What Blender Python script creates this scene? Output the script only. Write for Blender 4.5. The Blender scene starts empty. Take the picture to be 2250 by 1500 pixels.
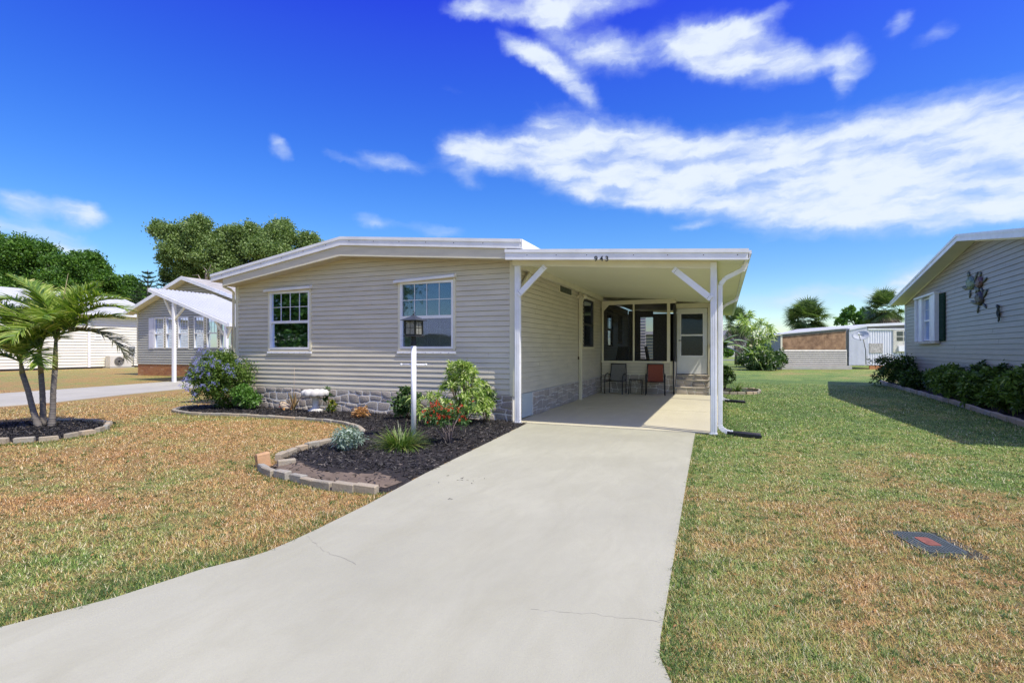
import bpy, math, random
import numpy as np
from mathutils import Vector, Matrix
random.seed(7)
RNG = np.random.default_rng(11)
R_ = math.radians
SC = bpy.context.scene
COL = SC.collection

# ------------------------------------------------------------------ camera
cam = bpy.data.cameras.new('camera')
cam.sensor_width = 36.0
cam.lens = 36.0 * 1146.0 / 2250.0
cam.shift_y = 17.0 / 2250.0
cam.clip_start = 0.05
cam.clip_end = 2000
cam_o = bpy.data.objects.new('camera', cam)
COL.objects.link(cam_o)
cam_o.location = (0, 0, 1.4)
cam_o.rotation_euler = (R_(90), 0, R_(22.1))
SC.camera = cam_o

# ------------------------------------------------------------------ light
SUNV = Vector((1.80, -0.56, 2.86)).normalized()        # towards the sun
SUN_EL = math.asin(SUNV.z)
SUN_AZ = math.atan2(SUNV.x, SUNV.y)                     # clockwise from +Y
sun = bpy.data.lights.new('sun', 'SUN')
sun.energy = 4.1
sun.angle = R_(0.55)
sun.color = (1.0, 0.93, 0.81)
sun_o = bpy.data.objects.new('sun', sun)
COL.objects.link(sun_o)
sun_o.location = (20, -10, 30)
sun_o.rotation_euler = SUNV.to_track_quat('Z', 'Y').to_euler()
SC.view_settings.view_transform = 'Standard'
SC.view_settings.look = 'None'
SC.view_settings.gamma = 1.0
SC.view_settings.exposure = 0.27
SC.view_settings.use_curve_mapping = False
SC.cycles.max_bounces = 8
SC.cycles.diffuse_bounces = 4
SC.cycles.transparent_max_bounces = 16
SC.cycles.use_denoising = True
SC.cycles.denoising_input_passes = 'RGB_ALBEDO_NORMAL'
SC.cycles.denoising_prefilter = 'NONE'

world = bpy.data.worlds.new('World')
SC.world = world
world.use_nodes = True
wt = world.node_tree
wt.nodes.clear()

class NT:
    """small helper around a node tree"""
    def __init__(s, t): s.t = t
    def n(s, typ, **k):
        nd = s.t.nodes.new(typ)
        for a, v in k.items(): setattr(nd, a, v)
        return nd
    def put(s, sock, v):
        if hasattr(v, 'is_output') or isinstance(v, bpy.types.NodeSocket): s.t.links.new(v, sock)
        else: sock.default_value = v
    def m(s, op, a, b=0.0, c=None, clamp=False):
        nd = s.n('ShaderNodeMath', operation=op, use_clamp=clamp)
        s.put(nd.inputs[0], a); s.put(nd.inputs[1], b)
        if c is not None: s.put(nd.inputs[2], c)
        return nd.outputs[0]
    def mr(s, v, a, b, c=0.0, d=1.0, smooth=False):
        nd = s.n('ShaderNodeMapRange')
        if smooth: nd.interpolation_type = 'SMOOTHSTEP'
        s.put(nd.inputs['Value'], v)
        for i, x in zip((1, 2, 3, 4), (a, b, c, d)): s.put(nd.inputs[i], x)
        return nd.outputs[0]
    def noise(s, vec, scale, detail=4, rough=.55, dist=0.0, out='Fac'):
        nd = s.n('ShaderNodeTexNoise')
        if vec is not None: s.put(nd.inputs['Vector'], vec)
        nd.inputs['Scale'].default_value = scale
        nd.inputs['Detail'].default_value = detail
        nd.inputs['Roughness'].default_value = rough
        nd.inputs['Distortion'].default_value = dist
        return nd.outputs[out]
    def mix(s, f, a, b, typ='MIX'):
        nd = s.n('ShaderNodeMix', data_type='RGBA', blend_type=typ)
        s.put(nd.inputs[0], f)
        for i, x in ((6, a), (7, b)):
            if isinstance(x, (tuple, list)): x = tuple(x)[:3] + (1.0,)
            s.put(nd.inputs[i], x)
        return nd.outputs[2]
    def ramp(s, f, stops):
        nd = s.n('ShaderNodeValToRGB')
        cr = nd.color_ramp
        while len(cr.elements) > 1: cr.elements.remove(cr.elements[-1])
        cr.elements[0].position = stops[0][0]; cr.elements[0].color = tuple(stops[0][1]) + (1,)
        for p, c in stops[1:]:
            e = cr.elements.new(p); e.color = tuple(c) + (1,)
        s.put(nd.inputs[0], f)
        return nd.outputs[0]
    def vm(s, op, a, b=None):
        nd = s.n('ShaderNodeVectorMath', operation=op)
        s.put(nd.inputs[0], a)
        if b is not None: s.put(nd.inputs[1], b)
        return nd.outputs['Value'] if op in ('LENGTH', 'DOT_PRODUCT') else nd.outputs[0]
    def xyz(s, v):
        nd = s.n('ShaderNodeSeparateXYZ'); s.put(nd.inputs[0], v); return nd.outputs
    def comb(s, x, y, z):
        nd = s.n('ShaderNodeCombineXYZ')
        s.put(nd.inputs[0], x); s.put(nd.inputs[1], y); s.put(nd.inputs[2], z)
        return nd.outputs[0]

W = NT(wt)
sky = W.n('ShaderNodeTexSky', sky_type='NISHITA')
sky.sun_disc = False
sky.sun_elevation = SUN_EL
sky.sun_rotation = SUN_AZ
sky.air_density = 1.0
sky.dust_density = 0.3
sky.ozone_density = 3.0
tc = W.n('ShaderNodeTexCoord')
dvec = tc.outputs['Generated']
dx, dy, dz = W.xyz(dvec)
az = W.m('MULTIPLY', W.m('ARCTAN2', dx, dy), 57.2958)
el = W.m('MULTIPLY', W.m('ARCSINE', dz), 57.2958)
ae = W.comb(az, el, 0.0)
# clouds: soft banks placed by compass direction and height, torn by noise
CL = [(-16.4,33.1,9.90,1.33,0,1.00),(-17.9,31.8,2.98,1.44,-20,0.90),(-25.8,33.2,3.49,1.40,0,0.70),(-20.4,29.5,3.75,1.21,-25,1.00),(-15.9,27.2,4.69,1.18,-35,0.95),(-12.0,29.1,5.33,2.07,-10,1.00),(-1.3,28.9,5.68,2.33,-10,1.10),(1.3,27.0,6.32,2.37,-15,1.00),(6.9,25.9,4.21,1.41,-15,0.70),(10.9,25.0,1.76,1.89,45,0.70),(10.2,23.2,0.89,1.25,45,0.60),(14.5,26.6,1.35,1.03,35,0.80),(17.1,25.1,1.80,0.89,20,0.50),(4.5,29.9,2.40,0.84,10,0.50),(-26.8,20.6,3.97,1.66,-8,1.00),(-27.8,18.3,3.47,1.12,-20,0.50),(-19.4,20.0,8.48,2.43,-12,1.00),(-12.0,20.2,7.75,3.8,-15,1.10),(-4.9,18.2,10.95,3.8,-8,1.20),(5.3,16.6,10.24,4.5,0,1.20),(13.6,15.9,8.23,4.6,8,1.10),(20.5,15.2,6.22,5.2,5,1.10),(10.2,12.8,7.14,2.21,3,0.90),(18.3,11.5,6.67,1.83,8,0.80),(-8.6,16.0,9.46,1.80,-5,0.60),(-18.4,22.6,2.99,2.55,-50,0.40),(-46.2,19.3,1.3,1.1,-40,0.95),(-39.8,19.0,2.72,0.60,-18,0.50),(-35.1,19.1,3.80,1.13,-10,0.70),(-64.8,11.5,1.9,1.0,0,1.25),(-61.5,11.2,1.9,1.1,-8,1.25),(-64.3,9.0,3.6,1.4,-8,1.1),(-61.3,7.4,2.40,0.95,-25,0.60),(-37.0,13.2,2.57,0.92,-5,0.60),(-30.8,12.8,3.66,0.94,-8,0.60),(-28.8,26.2,1.73,0.48,-5,0.35),(8.4,5.0,9.65,1.37,4,0.75),(17.1,6.8,4.50,1.72,12,0.60),(18.9,4.8,4.28,2.25,10,0.60),(-3.5,12.6,2.70,0.45,3,0.40),(28.1,11.0,6.15,3.70,5,1.00),(28.1,4.7,6.15,1.91,5,0.70),(-70.2,9.5,2.68,1.30,0,0.90)]
warp = W.vm('SUBTRACT', W.noise(ae, 0.35, 4, .6, out='Color'), (0.5, 0.5, 0.5))
wmul = W.vm('MULTIPLY', warp, (2.4, 1.7, 0.0))
aew = W.vm('ADD', ae, wmul)
tot = None
for (a, e, rx, ry, rot, st) in CL:
    mp = W.n('ShaderNodeMapping', vector_type='TEXTURE')
    W.put(mp.inputs['Vector'], aew)
    mp.inputs['Location'].default_value = (a, e, 0)
    mp.inputs['Rotation'].default_value = (0, 0, R_(rot))
    mp.inputs['Scale'].default_value = (rx * 1.6, ry * 1.55, 1)
    v = W.mr(W.vm('LENGTH', mp.outputs[0]), 0.0, 1.0, st, 0.0, smooth=True)
    tot = v if tot is None else W.m('MAXIMUM', tot, v) if False else W.m('ADD', tot, v)
tot = W.m('MINIMUM', tot, 1.15)
streak = W.vm('MULTIPLY', aew, (0.55, 1.25, 0.0))
fb = W.noise(streak, 0.42, 7, .56)
fb2 = W.noise(W.vm('MULTIPLY', aew, (0.30, 1.0, 0.0)), 1.1, 5, .55)
fbm = W.m('SUBTRACT', W.m('ADD', W.m('MULTIPLY', fb, 0.65), W.m('MULTIPLY', fb2, 0.35)), 0.5)
# unseen rest of the sky: scattered cloud, thickened to add neutral fill light
oth = W.mr(W.noise(W.vm('MULTIPLY', dvec, (1, 1, 2.2)), 1.7, 3, .5), .42, .60, 0.0, 1.15)
side = W.m('MAXIMUM', W.mr(W.m('ABSOLUTE', W.m('ADD', az, 20.0)), 55, 75), W.mr(el, 36, 46))
oth = W.m('MULTIPLY', W.m('MULTIPLY', oth, side), W.mr(el, 1, 8))
tot = W.m('ADD', tot, oth)
dens = W.mr(W.m('ADD', tot, W.m('MULTIPLY', fbm, W.m('ADD', 0.55, W.m('MULTIPLY', tot, 1.05)))), 0.16, 1.22, 0.0, 1.0, smooth=True)
hole = W.mr(W.noise(W.vm('MULTIPLY', aew, (0.26, 1.0, 0.0)), 0.50, 5, .5), .44, .72, 0.0, .50, smooth=True)
dens = W.m('MULTIPLY', dens, W.m('SUBTRACT', 0.96, hole))
# clear air: deepen the blue a little as the photograph does
hsv = W.n('ShaderNodeHueSaturation')
W.put(hsv.inputs['Hue'], W.mr(el, 6, 34, .507, .545))
W.put(hsv.inputs['Saturation'], W.mr(el, 0, 30, 1.46, 1.40))
W.put(hsv.inputs['Value'], W.mr(el, 8, 36, 1.42, 2.30))
wt.links.new(sky.outputs[0], hsv.inputs['Color'])
SKYCOL = hsv.outputs[0]
ccol = W.mix(W.mr(dens, .35, .95), (5.2, 6.4, 8.4), (7.0, 7.7, 8.5))
fin = W.mix(dens, SKYCOL, ccol)
bg = W.n('ShaderNodeBackground')
bg.inputs['Strength'].default_value = 0.10
wt.links.new(fin, bg.inputs['Color'])
wo = W.n('ShaderNodeOutputWorld')
wt.links.new(bg.outputs[0], wo.inputs['Surface'])

# ------------------------------------------------------------------ materials
MATS = {}
def M(name, col, rough=.6, var=.12, scale=3.0, bump=0.0, bscale=60.0, metal=0.0, spec=.5, col2=None, mscale=None, trans=0.0, emit=None):
    """plain surface: colour broken up by two noises, optional fine relief"""
    if name in MATS: return MATS[name]
    m = bpy.data.materials.new(name); m.use_nodes = True
    t = NT(m.node_tree); b = m.node_tree.nodes['Principled BSDF']
    g = t.n('ShaderNodeNewGeometry').outputs['Position']
    n1 = t.noise(g, scale, 5, .6)
    lo = tuple(c * (1 - var) for c in col); hi = tuple(min(1, c * (1 + var)) for c in (col2 or col))
    t.put(b.inputs['Base Color'], t.mix(t.mr(n1, .3, .7), lo, hi))
    t.put(b.inputs['Roughness'], t.mr(t.noise(g, scale * 3, 3), .3, .7, max(.02, rough - .08), min(1, rough + .08)))
    b.inputs['Metallic'].default_value = metal
    b.inputs['Specular IOR Level'].default_value = spec
    if bump:
        bp = t.n('ShaderNodeBump'); bp.inputs['Strength'].default_value = bump; bp.inputs['Distance'].default_value = .01
        t.put(bp.inputs['Height'], t.noise(g, bscale, 4, .6))
        t.put(b.inputs['Normal'], bp.outputs[0])
    MATS[name] = m
    return m

def leafmat(name, stops, rough=.5, transl=.3, spec=.4):
    """foliage: each leaf picks its own tone from a ramp by its 'rnd' value"""
    m = bpy.data.materials.new(name); m.use_nodes = True
    t = NT(m.node_tree); b = m.node_tree.nodes['Principled BSDF']
    a = t.n('ShaderNodeAttribute', attribute_name='rnd').outputs['Fac']
    c = t.ramp(a, stops)
    t.put(b.inputs['Base Color'], c)
    b.inputs['Roughness'].default_value = rough
    b.inputs['Specular IOR Level'].default_value = spec
    tr = t.n('ShaderNodeBsdfTranslucent'); t.put(tr.inputs['Color'], t.mix(1.0, c, (1.0, 1.15, .55), 'MULTIPLY'))
    mx = t.n('ShaderNodeMixShader'); mx.inputs[0].default_value = transl
    t.put(mx.inputs[1], b.outputs[0]); t.put(mx.inputs[2], tr.outputs[0])
    t.put(m.node_tree.nodes['Material Output'].inputs['Surface'], mx.outputs[0])
    MATS[name] = m
    return m

def siding_mat(name, col, dirt=.12):
    m = bpy.data.materials.new(name); m.use_nodes = True
    t = NT(m.node_tree); b = m.node_tree.nodes['Principled BSDF']
    g = t.n('ShaderNodeNewGeometry').outputs['Position']
    st = t.noise(t.vm('MULTIPLY', g, (1.2, 1.2, 7.0)), 1.3, 5, .6)
    gr = t.noise(t.vm('MULTIPLY', g, (6, 6, 90.0)), 1.0, 3, .6)
    c = t.mix(t.mr(st, .35, .7), tuple(x * (1 - dirt) for x in col), tuple(min(1, x * 1.05) for x in col))
    c = t.mix(t.mr(gr, .3, .7, 0, .25), c, tuple(x * .86 for x in col))
    t.put(b.inputs['Base Color'], c)
    b.inputs['Roughness'].default_value = .42
    bp = t.n('ShaderNodeBump'); bp.inputs['Strength'].default_value = .18; bp.inputs['Distance'].default_value = .004
    t.put(bp.inputs['Height'], gr); t.put(b.inputs['Normal'], bp.outputs[0])
    MATS[name] = m
    return m

SID = siding_mat('beige_vinyl', (.68, .63, .495))
SIDR = siding_mat('taupe_vinyl', (.40, .345, .275))
SIDL = siding_mat('sage_vinyl', (.50, .49, .40))
SIDW = siding_mat('cream_vinyl', (.82, .79, .66), .05)
WHITE = M('white_painted_aluminium', (.84, .85, .86), .42, .10, 2.6, .03, 30)
CREAM = M('cream_aluminium', (.76, .72, .55), .45, .06, 2.0, .03, 30)
SOFFIT = M('beige_soffit', (.60, .54, .40), .5, .07, 1.5)
ROOFW = M('white_roof_panel', (.64, .65, .66), .4, .04, 1.0)
CEIL = M('pan_ceiling', (.80, .80, .60), .55, .03, .5, spec=.25)
DARK = M('dark_interior', (.012, .013, .016), .8, .2, 3)
BLACKM = M('black_powder_coat', (.018, .018, .02), .35, .2, 12)
BLIND = M('blind_slat', (.62, .66, .72), .5, .06, 8)
BLIND2 = M('green_lit_blind_slat', (.12, .22, .08), .5, .08, 8)  # left window's green reflection put into the slat colour
MORTAR = M('mortar', (.74, .72, .66), .85, .12, 9, .3, 90)
MULCHG = M('mulch_soil', (.022, .018, .016), .95, .4, 9, 1.0, 45)
SOIL = M('bare_soil', (.16, .12, .085), .95, .25, 7, .8, 60)
TANROOF = M('weathered_shingle', (.42, .40, .36), .85, .15, 2.5, .4, 25)
GREENM = M('weathered_bronze', (.045, .055, .045), .45, .3, 25, .1, 80, metal=.5)

def concrete(name, col, stain=.14):
    m = bpy.data.materials.new(name); m.use_nodes = True
    t = NT(m.node_tree); b = m.node_tree.nodes['Principled BSDF']
    g = t.n('ShaderNodeNewGeometry').outputs['Position']
    x, y, z = t.xyz(g)
    big = t.noise(g, .55, 6, .6, .4)
    mid = t.noise(t.vm('MULTIPLY', g, (2.4, .8, 1)), 1.6, 5, .65, .5)
    fine = t.noise(g, 75, 4, .7)
    spk = t.noise(g, 260, 2, .5)
    c = t.mix(t.mr(big, .32, .68), tuple(v * (1 - stain) for v in col), tuple(v * 1.05 for v in col))
    c = t.mix(t.mr(mid, .42, .72, 0, .60), c, tuple(v * (1 - stain * 1.3) for v in (col[0], col[1] * .985, col[2] * .95)))
    c = t.mix(t.mr(fine, .3, .75, 0, .22), c, tuple(v * .78 for v in col))
    c = t.mix(t.mr(spk, .62, .75, 0, .30), c, tuple(v * .62 for v in col))
    # faint tyre and broom marks that run along the drive
    tire = t.noise(t.comb(t.m('MULTIPLY', x, 3.2), t.m('MULTIPLY', y, .10), 0.0), 1.6, 4, .6)
    c = t.mix(t.mr(tire, .52, .72, 0, .22), c, tuple(v * .80 for v in col))
    t.put(b.inputs['Base Color'], c)
    t.put(b.inputs['Roughness'], t.mr(mid, .3, .7, .62, .85))
    bp = t.n('ShaderNodeBump'); bp.inputs['Strength'].default_value = .35; bp.inputs['Distance'].default_value = .006
    t.put(bp.inputs['Height'], t.m('ADD', fine, t.m('MULTIPLY', spk, .5)))
    t.put(b.inputs['Normal'], bp.outputs[0])
    MATS[name] = m
    return m
CONC = concrete('driveway_concrete', (.46, .45, .33), .18)
SLAB = concrete('carport_slab_concrete', (.60, .56, .40), .10)
NCONC = concrete('neighbour_concrete', (.50, .48, .39), .2)
GCONC = concrete('grey_asphalt_edge', (.22, .22, .22), .12)

def stone_mat(name, cols, sc=2.5, bump=1.0, bs=38):
    m = bpy.data.materials.new(name); m.use_nodes = True
    t = NT(m.node_tree); b = m.node_tree.nodes['Principled BSDF']
    oi = t.n('ShaderNodeObjectInfo').outputs['Random']
    g = t.n('ShaderNodeNewGeometry').outputs['Position']
    c = t.ramp(t.m('ADD', oi, t.m('MULTIPLY', t.m('SUBTRACT', t.noise(g, 7, 4), .5), .5)), [(i / max(1, len(cols) - 1), k) for i, k in enumerate(cols)])
    f = t.noise(g, 55, 5, .7)
    c = t.mix(t.mr(f, .35, .7, 0, .5), c, (.5, .49, .47), 'MULTIPLY')
    t.put(b.inputs['Base Color'], c)
    b.inputs['Roughness'].default_value = .8
    bp = t.n('ShaderNodeBump'); bp.inputs['Strength'].default_value = bump; bp.inputs['Distance'].default_value = .02
    t.put(bp.inputs['Height'], t.noise(g, bs, 6, .7)); t.put(b.inputs['Normal'], bp.outputs[0])
    MATS[name] = m
    return m
STONE = stone_mat('skirting_stone', [(.40, .355, .30), (.50, .44, .37), (.45, .41, .35), (.62, .55, .46)])
PAVER = stone_mat('edging_block', [(.34, .31, .24), (.44, .37, .26), (.38, .37, .31), (.52, .41, .27)], bump=.4)
BRICK = stone_mat('orange_brick', [(.42, .17, .07), (.50, .24, .10), (.38, .15, .07), (.55, .30, .16)], bump=.3)

def glass_mat(name, tint=(.02, .025, .03), refl=.42, clear=.35):
    """window pane: mirror-like coat over a partly clear, tinted body"""
    m = bpy.data.materials.new(name); m.use_nodes = True
    t = NT(m.node_tree); nt = m.node_tree; nt.nodes.remove(nt.nodes['Principled BSDF'])
    gl = t.n('ShaderNodeBsdfGlossy'); gl.inputs['Roughness'].default_value = .03; gl.inputs['Color'].default_value = (.62, .74, .95, 1)
    g = t.n('ShaderNodeNewGeometry').outputs['Position']
    bp = t.n('ShaderNodeBump'); bp.inputs['Strength'].default_value = .05; bp.inputs['Distance'].default_value = .02
    t.put(bp.inputs['Height'], t.noise(g, 2.2, 2)); t.put(gl.inputs['Normal'], bp.outputs[0])
    tp = t.n('ShaderNodeBsdfTransparent'); tp.inputs[0].default_value = (.75, .8, .8, 1)
    df = t.n('ShaderNodeBsdfDiffuse'); df.inputs[0].default_value = tint + (1,)
    a = t.n('ShaderNodeMixShader'); a.inputs[0].default_value = clear
    t.put(a.inputs[1], df.outputs[0]); t.put(a.inputs[2], tp.outputs[0])
    fr = t.n('ShaderNodeFresnel'); fr.inputs[0].default_value = 1.5
    b = t.n('ShaderNodeMixShader'); t.put(b.inputs[0], t.m('ADD', t.m('MULTIPLY', fr.outputs[0], .8), refl, clamp=True))
    t.put(b.inputs[1], a.outputs[0]); t.put(b.inputs[2], gl.outputs[0])
    t.put(nt.nodes['Material Output'].inputs['Surface'], b.outputs[0])
    MATS[name] = m
    return m
GLASS = glass_mat('window_glass', refl=.12, clear=.85)
GLASSD = glass_mat('dark_window_glass', refl=.0, clear=.2)
FROST = M('seeded_lantern_glass', (.24, .24, .20), .25, .25, 30, .5, 60)

def screen_mat(name, op=.5):
    m = bpy.data.materials.new(name); m.use_nodes = True
    t = NT(m.node_tree); nt = m.node_tree
    b = nt.nodes['Principled BSDF']; b.inputs['Base Color'].default_value = (.016, .017, .02, 1); b.inputs['Roughness'].default_value = .6
    tp = t.n('ShaderNodeBsdfTransparent')
    x = t.n('ShaderNodeMixShader'); x.inputs[0].default_value = op
    t.put(x.inputs[1], tp.outputs[0]); t.put(x.inputs[2], b.outputs[0])
    t.put(nt.nodes['Material Output'].inputs['Surface'], x.outputs[0])
    MATS[name] = m
    return m
SCREEN = screen_mat('insect_screen', .66)

def grass_colour(t, g, rnd):
    """tone of the turf at a place: dry tan to green; the same for soil sheet and blades"""
    x, y, z = t.xyz(g)
    n1 = t.noise(g, .45, 4, .6, .6); n2 = t.noise(g, 2.1, 4, .6); n3 = t.noise(g, 9.0, 3, .6)
    right = t.mr(x, -1.2, -.2)
    bl = t.m('ADD', t.m('ADD', .27, t.mr(y, 6.6, 9.5, 0, .0)), t.mr(y, 1.9, 3.2, .20, 0))      # left lawn; greener by the drive mouth
    bl = t.m('ADD', bl, t.mr(y, 8.5, 13, 0, .16))
    br = t.m('ADD', t.mr(y, 5, 11, .46, 1.0), t.m('MULTIPLY', t.mr(x, 1.2, 4.5, 0, -.14), t.mr(y, 9, 14, 1, .35)))
    br = t.m('ADD', br, t.mr(x, -.3, .6, .10, 0))
    br = t.m('ADD', br, t.mr(y, 26, 33, 0, -.24))
    bias = t.m('ADD', t.m('MULTIPLY', bl, t.m('SUBTRACT', 1.0, right)), t.m('MULTIPLY', br, right))
    v = t.m('ADD', bias, t.m('MULTIPLY', t.m('SUBTRACT', n1, .5), 1.45))
    v = t.m('ADD', v, t.m('MULTIPLY', t.m('SUBTRACT', n2, .5), .95))
    v = t.m('ADD', v, t.m('MULTIPLY', t.m('SUBTRACT', n3, .5), .9))
    if rnd is not None: v = t.m('ADD', v, t.m('MULTIPLY', t.m('SUBTRACT', rnd, .5), .55))
    return v
GSTOPS = [(0.0, (.64, .355, .13)), (.25, (.61, .385, .135)), (.45, (.52, .415, .13)), (.62, (.39, .43, .11)), (.84, (.25, .41, .07)), (1.0, (.16, .29, .055))]
def grass_mat(name, blade):
    m = bpy.data.materials.new(name); m.use_nodes = True
    t = NT(m.node_tree); b = m.node_tree.nodes['Principled BSDF']
    g = t.n('ShaderNodeNewGeometry').outputs['Position']
    if blade:
        r = t.n('ShaderNodeAttribute', attribute_name='rnd').outputs['Fac']
        v = grass_colour(t, g, r)
        c = t.ramp(v, GSTOPS)
        r2 = t.m('FRACT', t.m('MULTIPLY', r, 17.3))
        c = t.mix(t.mr(r2, .74, 1.0, 0, .95), c, (.84, .74, .50))
        c = t.mix(t.mr(r2, .05, .40, .92, 0), c, (.05, .042, .022))
        c = t.mix(t.mr(t.m('FRACT', t.m('MULTIPLY', r, 91.7)), .86, 1.0, 0, .7), c, (.50, .27, .13))
    else:
        v = grass_colour(t, g, None)
        c = t.ramp(v, GSTOPS)
        f = t.noise(g, 38, 5, .75); f2 = t.noise(g, 120, 3, .7)
        c = t.mix(t.mr(f, .38, .62, .70, 0), c, (.06, .06, .025))
        c = t.mix(t.mr(f2, .55, .75, 0, .4), c, (.50, .40, .22))
        bp = t.n('ShaderNodeBump'); bp.inputs['Strength'].default_value = .9; bp.inputs['Distance'].default_value = .03
        t.put(bp.inputs['Height'], t.m('ADD', f, f2)); t.put(b.inputs['Normal'], bp.outputs[0])
    t.put(b.inputs['Base Color'], c)
    b.inputs['Roughness'].default_value = .7
    b.inputs['Specular IOR Level'].default_value = .25
    MATS[name] = m
    return m
TURF = grass_mat('lawn_turf', False)
BLADE = grass_mat('grass_blade', True)

# ------------------------------------------------------------------ mesh helpers
OFF = {}
def tag(o, label=None, cat=None, group=None, kind=None):
    if label: o['label'] = label
    if cat: o['category'] = cat
    if group: o['group'] = group
    if kind: o['kind'] = kind
    return o
def thing(name, label, cat, loc=(0, 0, 0), rz=0, group=None):
    o = bpy.data.objects.new(name, None); COL.objects.link(o)
    o.location = loc; o.rotation_euler = (0, 0, rz); o.empty_display_size = .2
    OFF[o.name] = Vector(loc)
    return tag(o, label, cat, group)
def link(name, me, parent=None, loc=None):
    o = bpy.data.objects.new(name, me); COL.objects.link(o)
    if parent is not None:
        o.parent = parent; OFF[o.name] = OFF.get(parent.name, Vector((0, 0, 0)))
    if loc is not None: o.location = loc
    return o

class MB:
    def __init__(s, world=True): s.v = []; s.f = []; s.s = []; s.world = world
    def add(s, vs, fs, smooth=False):
        n = len(s.v); s.v += [tuple(v) for v in vs]
        s.f += [tuple(i + n for i in f) for f in fs]; s.s += [smooth] * len(fs)
        return s
    def box(s, x0, x1, y0, y1, z0, z1):
        return s.add([(x0, y0, z0), (x1, y0, z0), (x1, y1, z0), (x0, y1, z0), (x0, y0, z1), (x1, y0, z1), (x1, y1, z1), (x0, y1, z1)],
                     [(0, 3, 2, 1), (4, 5, 6, 7), (0, 1, 5, 4), (1, 2, 6, 5), (2, 3, 7, 6), (3, 0, 4, 7)])
    def prism(s, poly, vec):
        n = len(poly); v = Vector(vec)
        a = [Vector(p) for p in poly]; b = [p + v for p in a]
        return s.add(a + b, [tuple(range(n))[::-1], tuple(range(n, 2 * n))] + [(i, (i + 1) % n, n + (i + 1) % n, n + i) for i in range(n)])
    def tube(s, pts, r, n=8, cap=True, smooth=True):
        pts = [Vector(p) for p in pts]; rs = r if isinstance(r, (list, tuple)) else [r] * len(pts)
        vs = []; up0 = None
        for i, p in enumerate(pts):
            d = (pts[min(i + 1, len(pts) - 1)] - pts[max(i - 1, 0)]).normalized()
            ref = Vector((0, 0, 1)) if abs(d.z) < .9 else Vector((1, 0, 0))
            a = d.cross(ref).normalized(); b = d.cross(a).normalized()
            if up0 is not None:
                a = (up0 - d * up0.dot(d)).normalized(); b = d.cross(a).normalized()
            up0 = a
            for k in range(n):
                t = 2 * math.pi * k / n
                vs.append(p + a * math.cos(t) * rs[i] + b * math.sin(t) * rs[i])
        fs = []
        for i in range(len(pts) - 1):
            for k in range(n):
                fs.append((i * n + k, i * n + (k + 1) % n, (i + 1) * n + (k + 1) % n, (i + 1) * n + k))
        s.add(vs, fs, smooth)
        if cap:
            m = len(s.v) - len(vs)
            s.f += [tuple(m + k for k in range(n))[::-1], tuple(m + (len(pts) - 1) * n + k for k in range(n))]; s.s += [False, False]
        return s
    def lathe(s, prof, c=(0, 0, 0), n=16, smooth=True, squash=(1, 1)):
        vs = []; c = Vector(c)
        for (r, z) in prof:
            for k in range(n):
                t = 2 * math.pi * k / n
                vs.append((c.x + r * math.cos(t) * squash[0], c.y + r * math.sin(t) * squash[1], c.z + z))
        fs = [(i * n + k, i * n + (k + 1) % n, (i + 1) * n + (k + 1) % n, (i + 1) * n + k) for i in range(len(prof) - 1) for k in range(n)]
        return s.add(vs, fs, smooth)
    def bar(s, a, b, w, h, up=(0, 0, 1)):
        a = Vector(a); b = Vector(b); d = (b - a).normalized(); u = Vector(up)
        sx = d.cross(u)
        if sx.length < 1e-4: sx = d.cross(Vector((0, 1, 0)))
        sx = sx.normalized() * w / 2; uu = sx.cross(d).normalized() * h / 2
        q = [a - sx - uu, a + sx - uu, a + sx + uu, a - sx + uu]
        return s.prism(q, b - a)
    def build(s, name, mat, parent=None, label=None):
        off = OFF.get(parent.name, Vector((0, 0, 0))) if (parent is not None and s.world) else Vector((0, 0, 0))
        me = bpy.data.meshes.new(name)
        me.from_pydata([(v[0] - off.x, v[1] - off.y, v[2] - off.z) for v in s.v], [], s.f)
        me.polygons.foreach_set('use_smooth', s.s)
        me.materials.append(mat); me.update()
        o = link(name, me, parent)
        if label: o['label'] = label
        return o

def bevel(o, w=.004, seg=1):
    md = o.modifiers.new('bevel', 'BEVEL'); md.width = w; md.segments = seg; md.limit_method = 'ANGLE'
    return o

def np_mesh(name, verts, faces, mat, parent=None, rnd=None, world=True, smooth=False):
    """verts Nx3, faces FxK (tri or quad), rnd per-face float"""
    off = OFF.get(parent.name, Vector((0, 0, 0))) if (parent is not None and world) else Vector((0, 0, 0))
    me = bpy.data.meshes.new(name)
    verts = np.asarray(verts, dtype=np.float32) - np.array(off, dtype=np.float32)
    F, K = faces.shape
    me.vertices.add(len(verts)); me.vertices.foreach_set('co', verts.ravel())
    me.loops.add(F * K); me.loops.foreach_set('vertex_index', faces.astype(np.int32).ravel())
    me.polygons.add(F)
    me.polygons.foreach_set('loop_start', np.arange(0, F * K, K, dtype=np.int32))
    me.polygons.foreach_set('loop_total', np.full(F, K, dtype=np.int32))
    if smooth: me.polygons.foreach_set('use_smooth', np.ones(F, dtype=bool))
    me.update(calc_edges=True)
    if rnd is not None:
        at = me.attributes.new('rnd', 'FLOAT', 'FACE'); at.data.foreach_set('value', rnd.astype(np.float32))
    me.materials.append(mat)
    return link(name, me, parent)

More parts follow.
